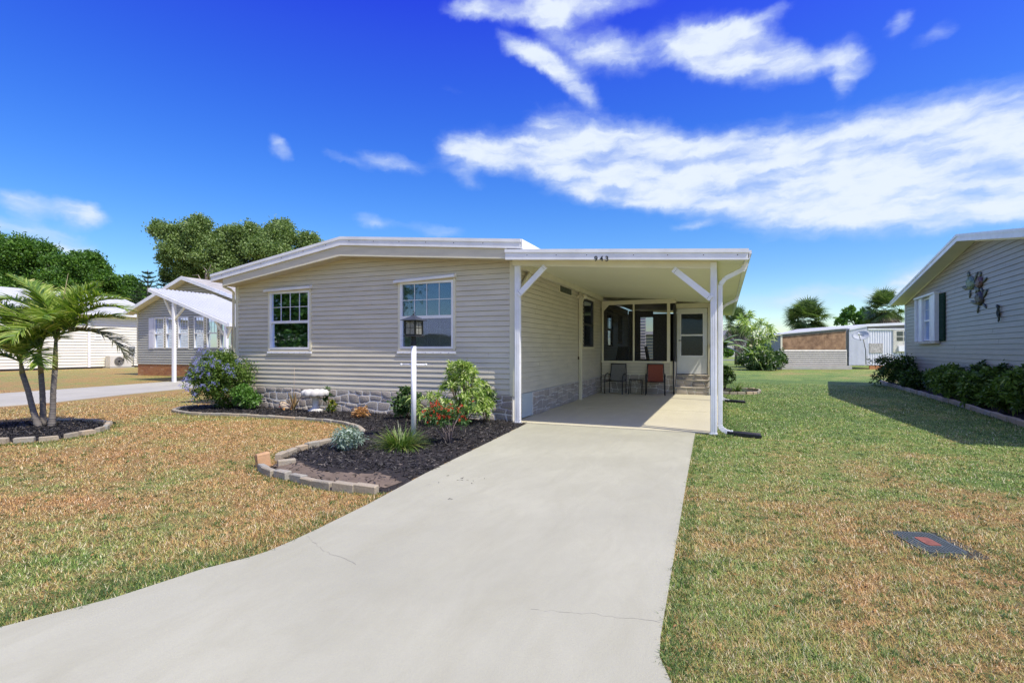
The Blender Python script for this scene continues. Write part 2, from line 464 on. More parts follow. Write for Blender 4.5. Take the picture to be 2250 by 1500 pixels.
def nrm(a): return a / np.maximum(1e-9, np.linalg.norm(a, axis=1, keepdims=True))
def strips(base, dirs, L, Wd, droop=.3, segs=3, side=None, shape='leaf', curl=0.0):
    """leaf strips: base Nx3, dirs Nx3, L N, Wd N -> verts, quad faces, face->leaf index"""
    N = len(base); L = np.broadcast_to(L, (N,)); Wd = np.broadcast_to(Wd, (N,)); droop = np.broadcast_to(droop, (N,))
    dirs = nrm(dirs)
    if side is None:
        rv = RNG.normal(size=(N, 3)); rv[:, 2] *= .35
        side = nrm(np.cross(dirs, nrm(rv) + np.array([0, 0, .8])))
    V = []
    for k in range(segs + 1):
        t = k / segs
        p = base + dirs * (L * t)[:, None]
        p[:, 2] -= droop * L * t * t
        if shape == 'leaf': w = math.sin(math.pi * min(1, .08 + .92 * t) ** .85) if t < 1 else 0.02
        elif shape == 'blade': w = (1 - t) ** .7 if t < 1 else 0.02
        else: w = 1 - .5 * t
        V.append(p - side * (Wd * w * .5)[:, None]); V.append(p + side * (Wd * w * .5)[:, None])
    V = np.stack(V, 1)  # N, 2(segs+1), 3
    n = 2 * (segs + 1)
    f = np.array([[2 * k, 2 * k + 1, 2 * k + 3, 2 * k + 2] for k in range(segs)])
    Fc = (np.arange(N)[:, None, None] * n + f[None]).reshape(-1, 4)
    idx = np.repeat(np.arange(N), segs)
    return V.reshape(-1, 3), Fc, idx

def rand_dirs(n, up=0.0, spread=1.0):
    d = RNG.normal(size=(n, 3)) * spread; d[:, 2] += up
    return nrm(d)

def clip(poly, ax, val, keep_less):
    out = []
    for i in range(len(poly)):
        a, b = poly[i], poly[(i + 1) % len(poly)]
        ia = (a[ax] <= val) if keep_less else (a[ax] >= val); ib = (b[ax] <= val) if keep_less else (b[ax] >= val)
        if ia: out.append(a)
        if ia != ib:
            t = (val - a[ax]) / (b[ax] - a[ax]); out.append((a[0] + t * (b[0] - a[0]), a[1] + t * (b[1] - a[1])))
    return out

class Wall:
    """vertical plane with origin P0, horizontal axis u and outward normal n"""
    def __init__(s, x, y, ux, uy, flip=False):
        l = math.hypot(ux, uy); s.o = (x, y); s.u = (ux / l, uy / l)
        s.n = (s.u[1], -s.u[0]) if not flip else (-s.u[1], s.u[0])
    def p(s, a, off, z): return (s.o[0] + s.u[0] * a + s.n[0] * off, s.o[1] + s.u[1] * a + s.n[1] * off, z)
    def box(s, mb, a0, a1, o0, o1, z0, z1):
        P = [s.p(a, o, z) for z in (z0, z1) for (a, o) in ((a0, o0), (a1, o0), (a1, o1), (a0, o1))]
        return mb.add(P, [(0, 3, 2, 1), (4, 5, 6, 7), (0, 1, 5, 4), (1, 2, 6, 5), (2, 3, 7, 6), (3, 0, 4, 7)])
    def poly(s, mb, poly, o0, o1):
        q = [Vector(s.p(a, o0, z)) for a, z in poly]
        d = Vector(s.p(0, o1, 0)) - Vector(s.p(0, o0, 0))
        return mb.prism(q, d)

def boards(parent, wall, poly, z0, course, mat, holes=(), name='siding_board', out=.022, joints=0.0, slotw=None):
    """lapped boards, each its own mesh, cut to the outline and round the openings"""
    zt = max(z for _, z in poly); k = 0; z = z0
    jr = random.Random(int(zt * 977) + int(course * 1e4))
    while z < zt - .01:
        za, zb = z, min(z + course, zt)
        band = clip(clip(poly, 1, za, False), 1, zb, True)
        z += course; k += 1
        if len(band) < 3: continue
        segs = [band]
        cuts = [(h[0], h[1]) for h in holes if min(zb, h[3]) - max(za, h[2]) > (zb - za) * .5]
        for c0, c1 in cuts:
            ns = []
            for b in segs:
                l = clip(b, 0, c0, True) if b else []; r = clip(b, 0, c1, False) if b else []
                ns += [q for q in (l, r) if len(q) >= 3]
            segs = ns
        if joints:
            ns = []
            for b in segs:
                lo = min(p[0] for p in b); hi = max(p[0] for p in b); cur = b; x = lo + joints * jr.uniform(.25, 1)
                while x < hi - .4:
                    l = clip(cur, 0, x - .0015, True); cur = clip(cur, 0, x + .0015, False)
                    if len(l) >= 3: ns.append(l)
                    x += joints * jr.uniform(.85, 1.1)
                if len(cur) >= 3: ns.append(cur)
            segs = ns
        for b in segs:
            if max(p[0] for p in b) - min(p[0] for p in b) < .015: continue
            mb = MB(); n = len(b); jit = jr.uniform(-.0012, .0012)
            slot = slotw or min(.0085, course * .08)
            lift = lambda zz: zz + slot if zz < za + .002 else (zz + .004 if abs(zz - zb) < .002 and zb < zt - .01 else zz)
            fr = [wall.p(a, .003 + jit + (out - .003) * (1 - ((zz - za) / course)), lift(zz)) for a, zz in b]
            bk = [wall.p(a, -.006, lift(zz)) for a, zz in b]
            mb.add(fr + bk, [tuple(range(n))] + [(i, (i + 1) % n, n + (i + 1) % n, n + i) for i in range(n)])
            mb.build(name, mat, parent)

def window(parent, wall, a0, a1, z0, z1, cols=4, rows=2, meet=.47, blind=BLIND, glass=GLASS, fmat=None, proud=.03, low_grid=True, casing=None, slats=True, depth=.10):
    """double-hung window with frame, two panes, bars and blind behind"""
    fmat = fmat or WHITE
    w = MB(); fw = .045
    wall.box(w, a0, a0 + fw, -depth, proud, z0, z1); wall.box(w, a1 - fw, a1, -depth, proud, z0, z1)
    wall.box(w, a0 + fw, a1 - fw, -depth, proud, z1 - fw, z1); wall.box(w, a0 + fw, a1 - fw, -depth, proud, z0, z0 + fw)
    f = w.build('window', fmat, parent)
    zm = z0 + (z1 - z0) * meet
    m = MB(); wall.box(m, a0 + fw, a1 - fw, -.03, proud - .004, zm - .03, zm + .03); m.build('meeting_rail', fmat, f)
    for (b0, b1, off, nm) in ((zm + .03, z1 - fw, -.008, 1), (z0 + fw, zm - .03, -.022, 0)):
        g = MB(); wall.box(g, a0 + fw, a1 - fw, off - .004, off, b0, b1); g.build('pane', glass, f)
        if cols > 1 and (nm or low_grid):
            bt = .006
            ow = off + .003 if nm else off - .012
            for c in range(1, cols):
                x = a0 + fw + (a1 - a0 - 2 * fw) * c / cols
                q = MB(); wall.box(q, x - bt, x + bt, ow, ow + .006, b0, b1); q.build('glazing_bar', fmat, f)
            for r in range(1, rows):
                z = b0 + (b1 - b0) * r / rows
                q = MB(); wall.box(q, a0 + fw, a1 - fw, ow + .0012, ow + .0075, z - bt, z + bt); q.build('glazing_bar', fmat, f)
    if slats:
        s = MB(); z = z0 + fw
        while z < z1 - fw:
            s.add([wall.p(a0 + fw, -.055, z), wall.p(a1 - fw, -.055, z), wall.p(a1 - fw, -.066, z + .021), wall.p(a0 + fw, -.066, z + .021)], [(0, 1, 2, 3)])
            z += .025
        so = s.build('blind', blind, f)
    k = MB(); wall.box(k, a0 + .01, a1 - .01, -depth - .02, -depth, z0 + .01, z1 - .01); k.build('dark_room_behind', DARK, f)
    return f

def stones(parent, wall, a0, a1, z0, z1, rows, wmin=.13, wmax=.34, thick=.026, mat=STONE, seed=1, mortar=.0095, base=.0):
    """random-coursed stone: every stone a rounded polygon of its own on a mortar bed"""
    rd = random.Random(seed)
    if a1 < a0: a0, a1 = a1, a0
    zs = [z0 + (z1 - z0) * i / rows for i in range(rows + 1)]
    ph = rd.uniform(0, 9)
    def zline(i, a):
        if i == 0 or i == rows: return zs[i]
        return zs[i] + .035 * math.sin(a * 3.1 + i * 2.3 + ph) + .022 * math.sin(a * 8.3 + i * 5.1 + ph)
    for r in range(rows):
        a = a0; tl = 0.0
        while a < a1 - .02:
            w = rd.uniform(wmin, wmax); b = min(a1, a + w)
            if a1 - b < wmin * .6: b = a1
            tr = rd.uniform(-.03, .03) if b < a1 else 0.0
            am = (a + b) / 2
            split = rd.random() < .16 and (b - a) > .2
            qs = [[(a - tl, zline(r, a)), (am, zline(r, am)), (b - tr, zline(r, b)), (b + tr, zline(r + 1, b)), (am, zline(r + 1, am)), (a + tl, zline(r + 1, a))]]
            if split:
                zc = (zline(r, am) + zline(r + 1, am)) / 2 + rd.uniform(-.01, .01)
                qs = [[(a - tl, zline(r, a)), (am, zline(r, am)), (b - tr, zline(r, b)), (b, zc), (a, zc)], [(a, zc), (b, zc), (b + tr, zline(r + 1, b)), (am, zline(r + 1, am)), (a + tl, zline(r + 1, a))]]
            for q in qs:
                cx = sum(p[0] for p in q) / len(q); cz = sum(p[1] for p in q) / len(q)
                hw = max(abs(p[0] - cx) for p in q); hz = max(abs(p[1] - cz) for p in q)
                # cut the corners, pull in by the joint
                pts = []
                n = len(q)
                for i in range(n):
                    p0, p1, p2 = q[i - 1], q[i], q[(i + 1) % n]
                    for o, tt in ((p0, .16), (p2, .16)):
                        x = p1[0] + (o[0] - p1[0]) * tt; z = p1[1] + (o[1] - p1[1]) * tt
                        pts.append((cx + (x - cx) * (1 - mortar / hw), cz + (z - cz) * (1 - mortar / hz)))
                th = thick * rd.uniform(.75, 1.15); n = len(pts)
                mb = MB()
                A = [wall.p(x, base, z) for x, z in pts]; B = [wall.p(x, base + th * .8, z) for x, z in pts]
                Cc = [wall.p(cx + (x - cx) * .86, base + th * rd.uniform(.92, 1.12), cz + (z - cz) * .80) for x, z in pts]
                mb.add(A + B + Cc, [(i, (i + 1) % n, n + (i + 1) % n, n + i) for i in range(n)] + [(n + i, n + (i + 1) % n, 2 * n + (i + 1) % n, 2 * n + i) for i in range(n)] + [tuple(2 * n + i for i in range(n))], True)
                mb.build('stone', mat, parent)
            a = b; tl = tr

# ------------------------------------------------------------------ ground, drive, beds
def sheet(name, poly, z, mat, thick=0.0, kind='structure', parent=None):
    mb = MB()
    if thick: mb.prism([(x, y, z - thick) for x, y in poly], (0, 0, thick))
    else: mb.add([(x, y, z) for x, y in poly], [tuple(range(len(poly)))])
    o = mb.build(name, mat, parent)
    if parent is None: tag(o, kind=kind)
    return o
sheet('ground', [(-420, -60), (420, -60), (420, 700), (-420, 700)], 0.0, TURF)
DRIVE = [(-3.42, 9.17), (-3.10, 5.06), (-2.96, 3.85), (-2.915, 3.19), (-2.905, 2.91), (-2.91, 2.69), (-2.94, 2.57), (-3.06, 2.31), (-3.16, 1.87), (-3.36, 1.44), (-3.8, .9), (-4.6, .2), (-5.0, -1), (1.9, -1), (1.6, .3), (1.0, 1.0), (.4, 1.6), (-.02, 2.02), (-.2, 2.26), (-.27, 2.44), (-.285, 2.62), (-.29, 2.86), (-.32, 4.06), (-.37, 5.97), (-.43, 8.78), (-.44, 9.17)]
dr = sheet('driveway', DRIVE[::-1], .012, CONC, .03)
# hairline cracks in the drive
def crack(pts, w=.003):
    mb = MB(); rd = random.Random(3)
    P = []
    for (a, b) in zip(pts[:-1], pts[1:]):
        for k in range(9):
            t = k / 9; P.append((a[0] + (b[0] - a[0]) * t + rd.uniform(-.012, .012), a[1] + (b[1] - a[1]) * t + rd.uniform(-.012, .012)))
    P.append(pts[-1])
    for i in range(len(P) - 1):
        a, b = P[i], P[i + 1]; ww = w * rd.uniform(.3, 1.1)
        d = Vector((b[0] - a[0], b[1] - a[1])); d = Vector((-d.y, d.x)).normalized() * ww
        mb.add([(a[0] - d.x, a[1] - d.y, .0135), (b[0] - d.x, b[1] - d.y, .0135), (b[0] + d.x, b[1] + d.y, .0135), (a[0] + d.x, a[1] + d.y, .0135)], [(0, 1, 2, 3)])
    return mb.build('crack', M('crack_dirt', (.30, .285, .24), .9, .2, 20), dr)
crack([(-2.86, 3.02), (-2.60, 2.86), (-2.2, 2.74)], .0012)
crack([(-.95, 2.62), (-.62, 2.70), (-.30, 2.74)], .0010)
base = sheet('carport_floor', [(-3.71, 9.18), (-.10, 9.18), (-.10, 16.9), (-3.71, 16.9)], .006, DARK, .03)
for y0, y1 in ((9.18, 9.42), (9.435, 12.26), (12.275, 15.22), (15.235, 16.9)):
    mb = MB(); mb.box(-3.70, -.105, y0, y1, .007, .020)
    mb.build('slab', SLAB, base)
sheet('neighbour_driveway', [(-16.0, -2), (-16.25, 8.2), (-17.1, 10.7), (-17.7, 13.2), (-18, 15), (-18, 21), (-22.4, 21), (-22, 15), (-21.5, 12.7), (-21, 9.1), (-20.8, -2)][::-1], .02, NCONC, .04)
sheet('far_road', [(-60, 70), (90, 70), (90, 76), (-60, 76)], .01, M('asphalt', (.16, .16, .165), .9, .1, 2), 0)
BED = [(-11.35, 9.7), (-11.75, 9.0), (-11.72, 8.35), (-11.3, 7.9), (-10.4, 7.78), (-9.9, 7.9), (-9.0, 8.0), (-8.0, 8.02), (-7.27, 8.05), (-6.5, 7.86), (-5.65, 7.25), (-5.42, 6.87), (-5.36, 6.16), (-5.36, 5.6), (-5.25, 5.2), (-4.98, 4.62), (-4.66, 4.38), (-4.16, 4.26), (-3.59, 4.16), (-3.02, 4.22), (-3.10, 5.06), (-3.42, 9.17), (-3.70, 9.25), (-10.98, 9.25)]
PBED = [(-9.95, 4.34), (-9.70, 4.55), (-9.55, 4.80), (-9.68, 5.15), (-9.80, 5.5), (-10.42, 6.02), (-10.87, 6.12), (-11.44, 6.05), (-12.2, 5.7), (-12.4, 4.9), (-11.8, 4.2), (-10.7, 3.95)]
def inpoly(P, x, y):
    x = np.asarray(x); y = np.asarray(y); r = np.zeros(x.shape, bool); n = len(P)
    for i in range(n):
        x1, y1 = P[i]; x2, y2 = P[(i + 1) % n]
        if y1 == y2: continue
        c = ((y1 > y) != (y2 > y)) & (x < (x2 - x1) * (y - y1) / (y2 - y1) + x1); r ^= c
    return r
def edge_dist(P, x, y):
    d = np.full(np.shape(x), 1e9)
    for i in range(len(P)):
        a = np.array(P[i]); b = np.array(P[(i + 1) % len(P)]); ab = b - a
        t = np.clip(((x - a[0]) * ab[0] + (y - a[1]) * ab[1]) / max(1e-9, ab @ ab), 0, 1)
        d = np.minimum(d, np.hypot(x - a[0] - t * ab[0], y - a[1] - t * ab[1]))
    return d
def hfield(x, y):
    return .018 * np.sin(x * 7.3 + 1.3 * y) + .014 * np.sin(y * 9.1 - 2 * x) + .01 * np.sin(x * 17 + y * 13)
def mound(name, P, h, mat, step=.07):
    xs = np.arange(min(p[0] for p in P), max(p[0] for p in P) + step, step); ys = np.arange(min(p[1] for p in P), max(p[1] for p in P) + step, step)
    X, Y = np.meshgrid(xs, ys); ins = inpoly(P, X, Y); d = edge_dist(P, X, Y)
    Z = np.where(ins, .012 + h * np.clip(d / .35, 0, 1) + hfield(X, Y) * np.clip(d / .2, 0, 1) * .6, -.03)
    V = np.stack([X, Y, Z], -1).reshape(-1, 3); ny, nx = X.shape
    i = np.arange((ny - 1) * (nx - 1)); r = i // (nx - 1); c = i % (nx - 1); a = r * nx + c
    Fc = np.stack([a, a + 1, a + nx + 1, a + nx], 1)
    keep = ins.reshape(-1)[Fc].any(1)
    return tag(np_mesh(name, V, Fc[keep], mat, smooth=True), kind='structure')
def mulch_h(P, x, y, h):
    d = edge_dist(P, x, y)
    return .012 + h * np.clip(d / .35, 0, 1) + hfield(x, y) * np.clip(d / .2, 0, 1) * .6
mound('mulch_bed', BED, .035, MULCHG)
mound('palm_mulch_bed', PBED, .05, MULCHG)
CHIP = leafmat('mulch_chip', [(0, (.008, .008, .009)), (.55, (.022, .02, .019)), (.8, (.05, .045, .042)), (.93, (.12, .11, .10)), (1, (.22, .17, .12))], .55, 0.0)
def chips(P, h, n, name, thin=None):
    lo = np.min(P, 0) - .04; hi = np.max(P, 0) + .04
    p = RNG.uniform(lo, hi, (n, 2)); ins = inpoly(P, p[:, 0], p[:, 1])
    if thin is not None:
        k = inpoly(thin, p[:, 0], p[:, 1]) & (RNG.random(n) < .8); ins &= ~k
    p = p[ins]; z = mulch_h(P, p[:, 0], p[:, 1], h)
    b = np.column_stack([p, z + RNG.uniform(.0, .014, len(p))])
    dd = rand_dirs(len(p)); dd[:, 2] = np.abs(dd[:, 2]) * .45
    V, Fc, idx = strips(b, dd, RNG.uniform(.02, .065, len(p)), RNG.uniform(.006, .016, len(p)), .1, 1, shape='flat')
    r = RNG.random(len(p)) ** 1.3
    return tag(np_mesh(name, V, Fc, CHIP, rnd=r[idx]), label=None, kind='stuff')
THIN = [(-5.05, 4.55), (-3.0, 4.1), (-3.04, 4.72), (-3.5, 4.85), (-4.1, 4.62), (-4.7, 4.9), (-5.15, 5.0)]
c1 = chips(BED, .035, 52000, 'mulch', THIN); tag(c1, 'dark bark mulch covering the bed in front of the beige house', 'mulch')
c2 = chips(PBED, .05, 14000, 'mulch'); tag(c2, 'dark bark mulch round the feet of the three palms', 'mulch')
mb = MB(); ex = [(-4.95, 4.62), (-4.66, 4.42), (-4.16, 4.30), (-3.59, 4.20), (-3.05, 4.26), (-3.07, 4.62), (-3.5, 4.78), (-4.1, 4.55), (-4.6, 4.82), (-5.0, 4.95)]
xs = np.arange(-5.1, -3.0, .05); ys = np.arange(4.15, 5.0, .05); X, Y = np.meshgrid(xs, ys)
ins = inpoly(ex, X, Y); Z = mulch_h(BED, X, Y, .035) + .006
V = np.stack([X, Y, Z], -1).reshape(-1, 3); ny, nx = X.shape; i = np.arange((ny - 1) * (nx - 1)); r = i // (nx - 1); c = i % (nx - 1); a = r * nx + c
Fc = np.stack([a, a + 1, a + nx + 1, a + nx], 1); Fc = Fc[ins.reshape(-1)[Fc].all(1)]
tag(np_mesh('bare_soil', V, Fc, SOIL, smooth=True), kind='structure')

# ------------------------------------------------------------------ the beige mobile home
home = thing('mobile_home', 'beige lap-sided mobile home with low gable and stone skirting, beside the driveway', 'house', (-7.35, 9.26, 0))
FW = Wall(-11.0, 9.26, 1, 0)
SW = Wall(-3.71, 9.26, 0, 1)
fw_poly = [(0, .52), (7.29, .52), (7.29, 3.10), (3.45, 3.42), (0, 2.95)]
mb = MB(); FW.poly(mb, fw_poly, -.16, -.145); fwall = mb.build('front_wall', M('sheathing', (.2, .19, .17), .9), home)
W1 = (1.09, 2.29, 1.40, 2.74); W2 = (4.72, 5.98, 1.41, 2.79)
boards(fwall, FW, fw_poly, .52, .1016, SID, [W1, W2], joints=3.7)
mb = MB(); FW.box(mb, 7.20, 7.31, -.02, .028, .50, 3.09); bevel(mb.build('corner_trim', CREAM, fwall), .004)
mb = MB(); FW.box(mb, -.02, .07, -.02, .028, .50, 2.94); bevel(mb.build('corner_trim', CREAM, fwall), .004)
mb = MB(); FW.box(mb, .07, 7.20, -.01, .020, .497, .52); mb.build('starter_strip', SID, fwall)
mb = MB(); SW.box(mb, 0, 12.7, -.16, -.145, .1, 3.06); swall = mb.build('carport_side_wall', MATS['sheathing'], home)
S1 = (5.24, 6.41, 1.47, 2.84); S2 = (8.5, 9.5, 1.5, 2.75); S3 = (10.5, 11.3, 1.6, 2.7)
boards(swall, SW, [(0.04, .52), (12.7, .52), (12.7, 3.02), (0.04, 3.02)], .52, .1016, SID, [S1, S2, S3], joints=3.7)
mb = MB(); SW.box(mb, -.025, .06, -.01, .028, .50, 3.04); bevel(mb.build('corner_trim', CREAM, swall), .004)
# panel of pale boards low on the side wall, then the stone skirting
pb = MB(); SW.box(pb, .30, 1.0, -.03, -.004, .03, .515); pb = pb.build('access_panel', M('pale_blue_vinyl', (.50, .57, .56), .45, .06, 4), home)
for k in range(6):
    mb = MB(); z = .045 + k * .078
    mb.add([SW.p(a, o, zz) for a, o, zz in ((.36, .016, z), (.98, .016, z), (.98, .004, z + .077), (.36, .004, z + .077), (.36, -.004, z), (.98, -.004, z))], [(0, 1, 2, 3), (4, 5, 1, 0)])
    mb.build('siding_board', MATS['pale_blue_vinyl'], pb)
mb = MB(); FW.box(mb, .02, 7.27, -.10, .0185, -.05, .515); sk = mb.build('stone_skirting', MORTAR, home)
stones(sk, FW, .03, 7.26, .0, .512, 4, seed=4)
mb = MB(); SW.box(mb, 1.0, 7.5, -.08, .010, -.02, .515); sk2 = mb.build('stone_skirting', MORTAR, home)
stones(sk2, SW, 1.02, 7.48, .01, .508, 4, wmin=.14, wmax=.38, thick=.018, seed=9)
mb = MB(); mb.box(-10.84, -3.87, 9.42, 24.2, 0, 2.90); mb.build('inner_shell', DARK, home)
mb = MB(); mb.box(-11.0, -10.9, 9.3, 24.3, .1, 2.95); mb.box(-10.9, -3.72, 24.2, 24.3, .1, 3.0); mb.build('rear_and_west_wall', SID, home)
# roof: two low slopes of white panels, trim, fascia board, soffit
RL, RP, RR = (-11.38, 3.18), (-7.51, 3.775), (-3.43, 3.40)
Y0, Y1 = 8.85, 24.7
nps = 26
for (p, q, nm) in ((RL, RP, 1), (RP, RR, 0)):
    for k in range(nps):
        ya = Y0 + .03 + (Y1 - Y0 - .03) * k / nps; yb = Y0 + .03 + (Y1 - Y0 - .03) * (k + 1) / nps - .006
        mb = MB(); mb.prism([(p[0], ya, p[1] - .11), (q[0], ya, q[1] - .11), (q[0], ya, q[1] - .012), (p[0], ya, p[1] - .012)], (0, yb - ya, 0))
        mb.build('roof_panel', ROOFW, home)
tl = .165
mb = MB(); mb.prism([(RL[0], Y0, RL[1] - tl), (RP[0], Y0, RP[1] - tl - .012), (RR[0], Y0, RR[1] - tl), (RR[0], Y0, RR[1]), (RP[0], Y0, RP[1]), (RL[0], Y0, RL[1])], (0, .032, 0))
tr = mb.build('roof_trim', WHITE, home)
mb = MB(); mb.prism([(RL[0] - .01, Y0 - .014, RL[1] - .055), (RP[0], Y0 - .014, RP[1] - .055), (RR[0] + .01, Y0 - .014, RR[1] - .055), (RR[0] + .01, Y0 - .014, RR[1] + .004), (RP[0], Y0 - .014, RP[1] + .004), (RL[0] - .01, Y0 - .014, RL[1] + .004)], (0, .05, 0))
mb.build('drip_edge', WHITE, tr)
mb = MB(); mb.prism([(RR[0] - .002, Y0 + .032, RR[1] - tl), (RR[0] + .03, Y0 + .0, RR[1] - tl), (RR[0] + .03, Y0, RR[1] + .003), (RR[0] - .002, Y0 + .032, RR[1] + .003)], (0, Y1 - Y0, 0)); mb.build('eave_trim', WHITE, home)
mb = MB(); mb.box(RL[0] - .03, RL[0], Y0 + .036, Y1, RL[1] - tl, RL[1]); mb.build('eave_trim', WHITE, home)
mb = MB(); mb.prism([(-11.02, Y0 + .036, 2.90), (-7.55, Y0 + .036, 3.385), (-3.72, Y0 + .036, 3.075), (-3.72, Y0 + .036, 3.30), (-7.51, Y0 + .036, 3.62), (-11.02, Y0 + .036, 3.08)], (0, .03, 0))
fb_ = mb.build('fascia_board', SID, home)
mb = MB(); mb.prism([(-11.02, Y0 + .026, 2.893), (-7.55, Y0 + .026, 3.378), (-3.72, Y0 + .026, 3.068), (-3.72, Y0 + .026, 3.088), (-7.55, Y0 + .026, 3.398), (-11.02, Y0 + .026, 2.913)], (0, .05, 0)); mb.build('fascia_lip', CREAM, fb_)
mb = MB(); mb.add([(-11.02, Y0 + .07, 2.905), (-7.55, Y0 + .07, 3.39), (-7.55, 9.30, 3.39), (-11.02, 9.30, 2.905)], [(0, 1, 2, 3)]); mb.add([(-7.55, Y0 + .07, 3.39), (-3.72, Y0 + .07, 3.08), (-3.72, 9.30, 3.08), (-7.55, 9.30, 3.39)], [(0, 1, 2, 3)])
mb.add([(-11.38, Y0 + .04, 3.02), (-11.02, Y0 + .04, 3.06), (-11.02, Y1, 3.06), (-11.38, Y1, 3.02)], [(0, 1, 2, 3)])
mb.build('soffit', SOFFIT, home)
for x in np.arange(-11.0, -3.6, .62):
    z = np.interp(x, [RL[0], RP[0], RR[0]], [RL[1], RP[1], RR[1]]) - .085
    mb = MB(); mb.lathe([(0, 0), (.007, 0), (.007, .01)], (0, 0, 0), 6); mb.v = [(x + v[0], Y0 - .001 - v[2], z + v[1]) for v in mb.v]; mb.build('screw', M('rusty_screw', (.08, .05, .04), .6), tr)
mb = MB(); mb.tube([(-11.10, 8.98, 2.98), (-11.10, 8.98, 2.90), (-11.05, 9.12, 2.84), (-11.04, 9.20, 2.78), (-11.04, 9.20, .05)], .032, 8); mb.build('downspout', CREAM, home)
# windows
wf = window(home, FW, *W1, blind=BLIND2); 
wf2 = window(home, FW, *W2, cols=4, rows=2)
def extras(wnd, a0, a1, z0, z1, tilt):
    c = MB(); FW.box(c, a0 - .05, a0, -.01, .034, z0 - .03, z1 + .02); FW.box(c, a1, a1 + .05, -.01, .034, z0 - .03, z1 + .02); c.build('side_track', CREAM, wnd)
    c = MB(); FW.box(c, a0 - .05, a1 + .05, -.01, .024, z0 - .055, z0); c.build('lower_casing', SOFFIT, wnd)
    c = MB(); FW.box(c, a0 - .05, a1 + .05, -.01, .030, z1, z1 + .05); c.build('upper_casing', SOFFIT, wnd)
    c = MB(); P = []
    for a, dz in ((a0 - .12, -tilt / 2), (a1 + .06, tilt / 2)):
        P += [FW.p(a, .0, z1 + .02 + dz), FW.p(a, .11, z1 + .015 + dz), FW.p(a, .11, z1 + .065 + dz), FW.p(a, .0, z1 + .105 + dz)]
    c.add(P, [(0, 1, 2, 3), (4, 7, 6, 5), (0, 4, 5, 1), (1, 5, 6, 2), (2, 6, 7, 3), (3, 7, 4, 0)]); bevel(c.build('shutter_rail', WHITE, wnd), .004)
    s = MB(); FW.box(s, a0 - .07, a1 + .06, -.0, .045, z0 - .105, z0 - .055); s = s.build('sill_track', WHITE, wnd); bevel(s, .004)
    n = 7
    for k in range(n):
        a = a0 + (a1 - a0) * (k + .5) / n; q = MB(); q.lathe([(0, .004), (.009, .003), (.009, 0)], (0, 0, 0), 6); q.v = [FW.p(a + v[0], .045 + v[2], z0 - .08 + v[1]) for v in q.v]; q.build('stud', M('dull_stud', (.35, .36, .38), .5), s)
extras(wf, *W1, .03); extras(wf2, *W2, .06)
ws = window(home, SW, *S1, cols=1, glass=GLASSD, slats=False, fmat=M('bronze_frame', (.05, .05, .05), .5))
mb = MB(); SW.box(mb, S1[0] - .08, S1[1] + .06, 0, .06, S1[3] + .01, S1[3] + .07); mb.build('shutter_rail', CREAM, ws)
mb = MB(); SW.box(mb, S1[0] - .06, S1[1] + .05, 0, .04, S1[2] - .06, S1[2] - .005); mb.build('sill', CREAM, ws)
window(home, SW, *S2, cols=3, glass=GLASSD, slats=False, fmat=M('dark_frame', (.10, .10, .10), .5))
window(home, SW, *S3, cols=2, glass=GLASSD, slats=False, fmat=MATS['dark_frame'])
mb = MB(); SW.box(mb, 2.85, 3.98, -.01, .03, 2.765, 2.975); vt = mb.build('gable_vent', CREAM, home)
mb = MB(); SW.box(mb, 2.92, 3.91, .031, .034, 2.80, 2.945); mb.build('dark_opening', DARK, vt)
for k in range(5):
    mb = MB(); z = 2.805 + k * .028; mb.add([SW.p(2.92, .045, z), SW.p(3.91, .045, z), SW.p(3.91, .035, z + .018), SW.p(2.92, .035, z + .018)], [(0, 1, 2, 3)]); mb.build('louvre', M('dull_louvre', (.20, .24, .20), .5), vt)
mb = MB(); SW.box(mb, 4.6, 4.64, .02, .05, 1.12, 1.20); mb.build('hose_tap', M('bronze_tap', (.12, .09, .06), .5, metal=.6), home)

# ------------------------------------------------------------------ carport
cp = thing('carport', 'white aluminium carport roof on posts over the end of the driveway', 'carport', (-1.8, 9.1, 0))
def ceil_z(x): return 3.09 + (x + 3.71) * (2.80 - 3.09) / (.33 + 3.71)
npan = 48; cy0, cy1 = 8.885, 23.6
pw = (cy1 - cy0) / npan
pm = MB(world=False)
xa, xb = -3.72, .30
pm.prism([(xa, 0, ceil_z(xa)), (xb, 0, ceil_z(xb)), (xb, 0, ceil_z(xb) + .075), (xa, 0, ceil_z(xa) + .075)], (0, pw - .006, 0))
for k in range(npan):
    if k == 0:
        o0 = pm.build('ceiling_panel', CEIL, cp); me0 = o0.data; o0.location = (1.8, cy0 - 9.1, 0)
    else: link('ceiling_panel', me0, cp, (1.8, cy0 - 9.1 + k * pw, 0))
mb = MB(); mb.prism([(xa - .02, cy0 - .002, ceil_z(xa) + .076), (xb + .1, cy0 - .002, ceil_z(xb) + .076), (xb + .1, cy0 - .002, ceil_z(xb) + .13), (xa - .02, cy0 - .002, ceil_z(xa) + .13)], (0, cy1 - cy0 + .02, 0)); mb.build('roof_skin', ROOFW, cp)
YF = 8.85
mb = MB(); mb.prism([(-3.73, YF, 3.048), (.352, YF, 2.785), (.352, YF, 2.945), (-3.73, YF, 3.228)], (0, .034, 0)); fa = mb.build('front_fascia', WHITE, cp)
mb = MB(); mb.prism([(-3.735, YF - .016, 3.178), (.358, YF - .016, 2.895), (.358, YF - .016, 2.955), (-3.735, YF - .016, 3.238)], (0, .06, 0)); mb.build('drip_edge', WHITE, fa)
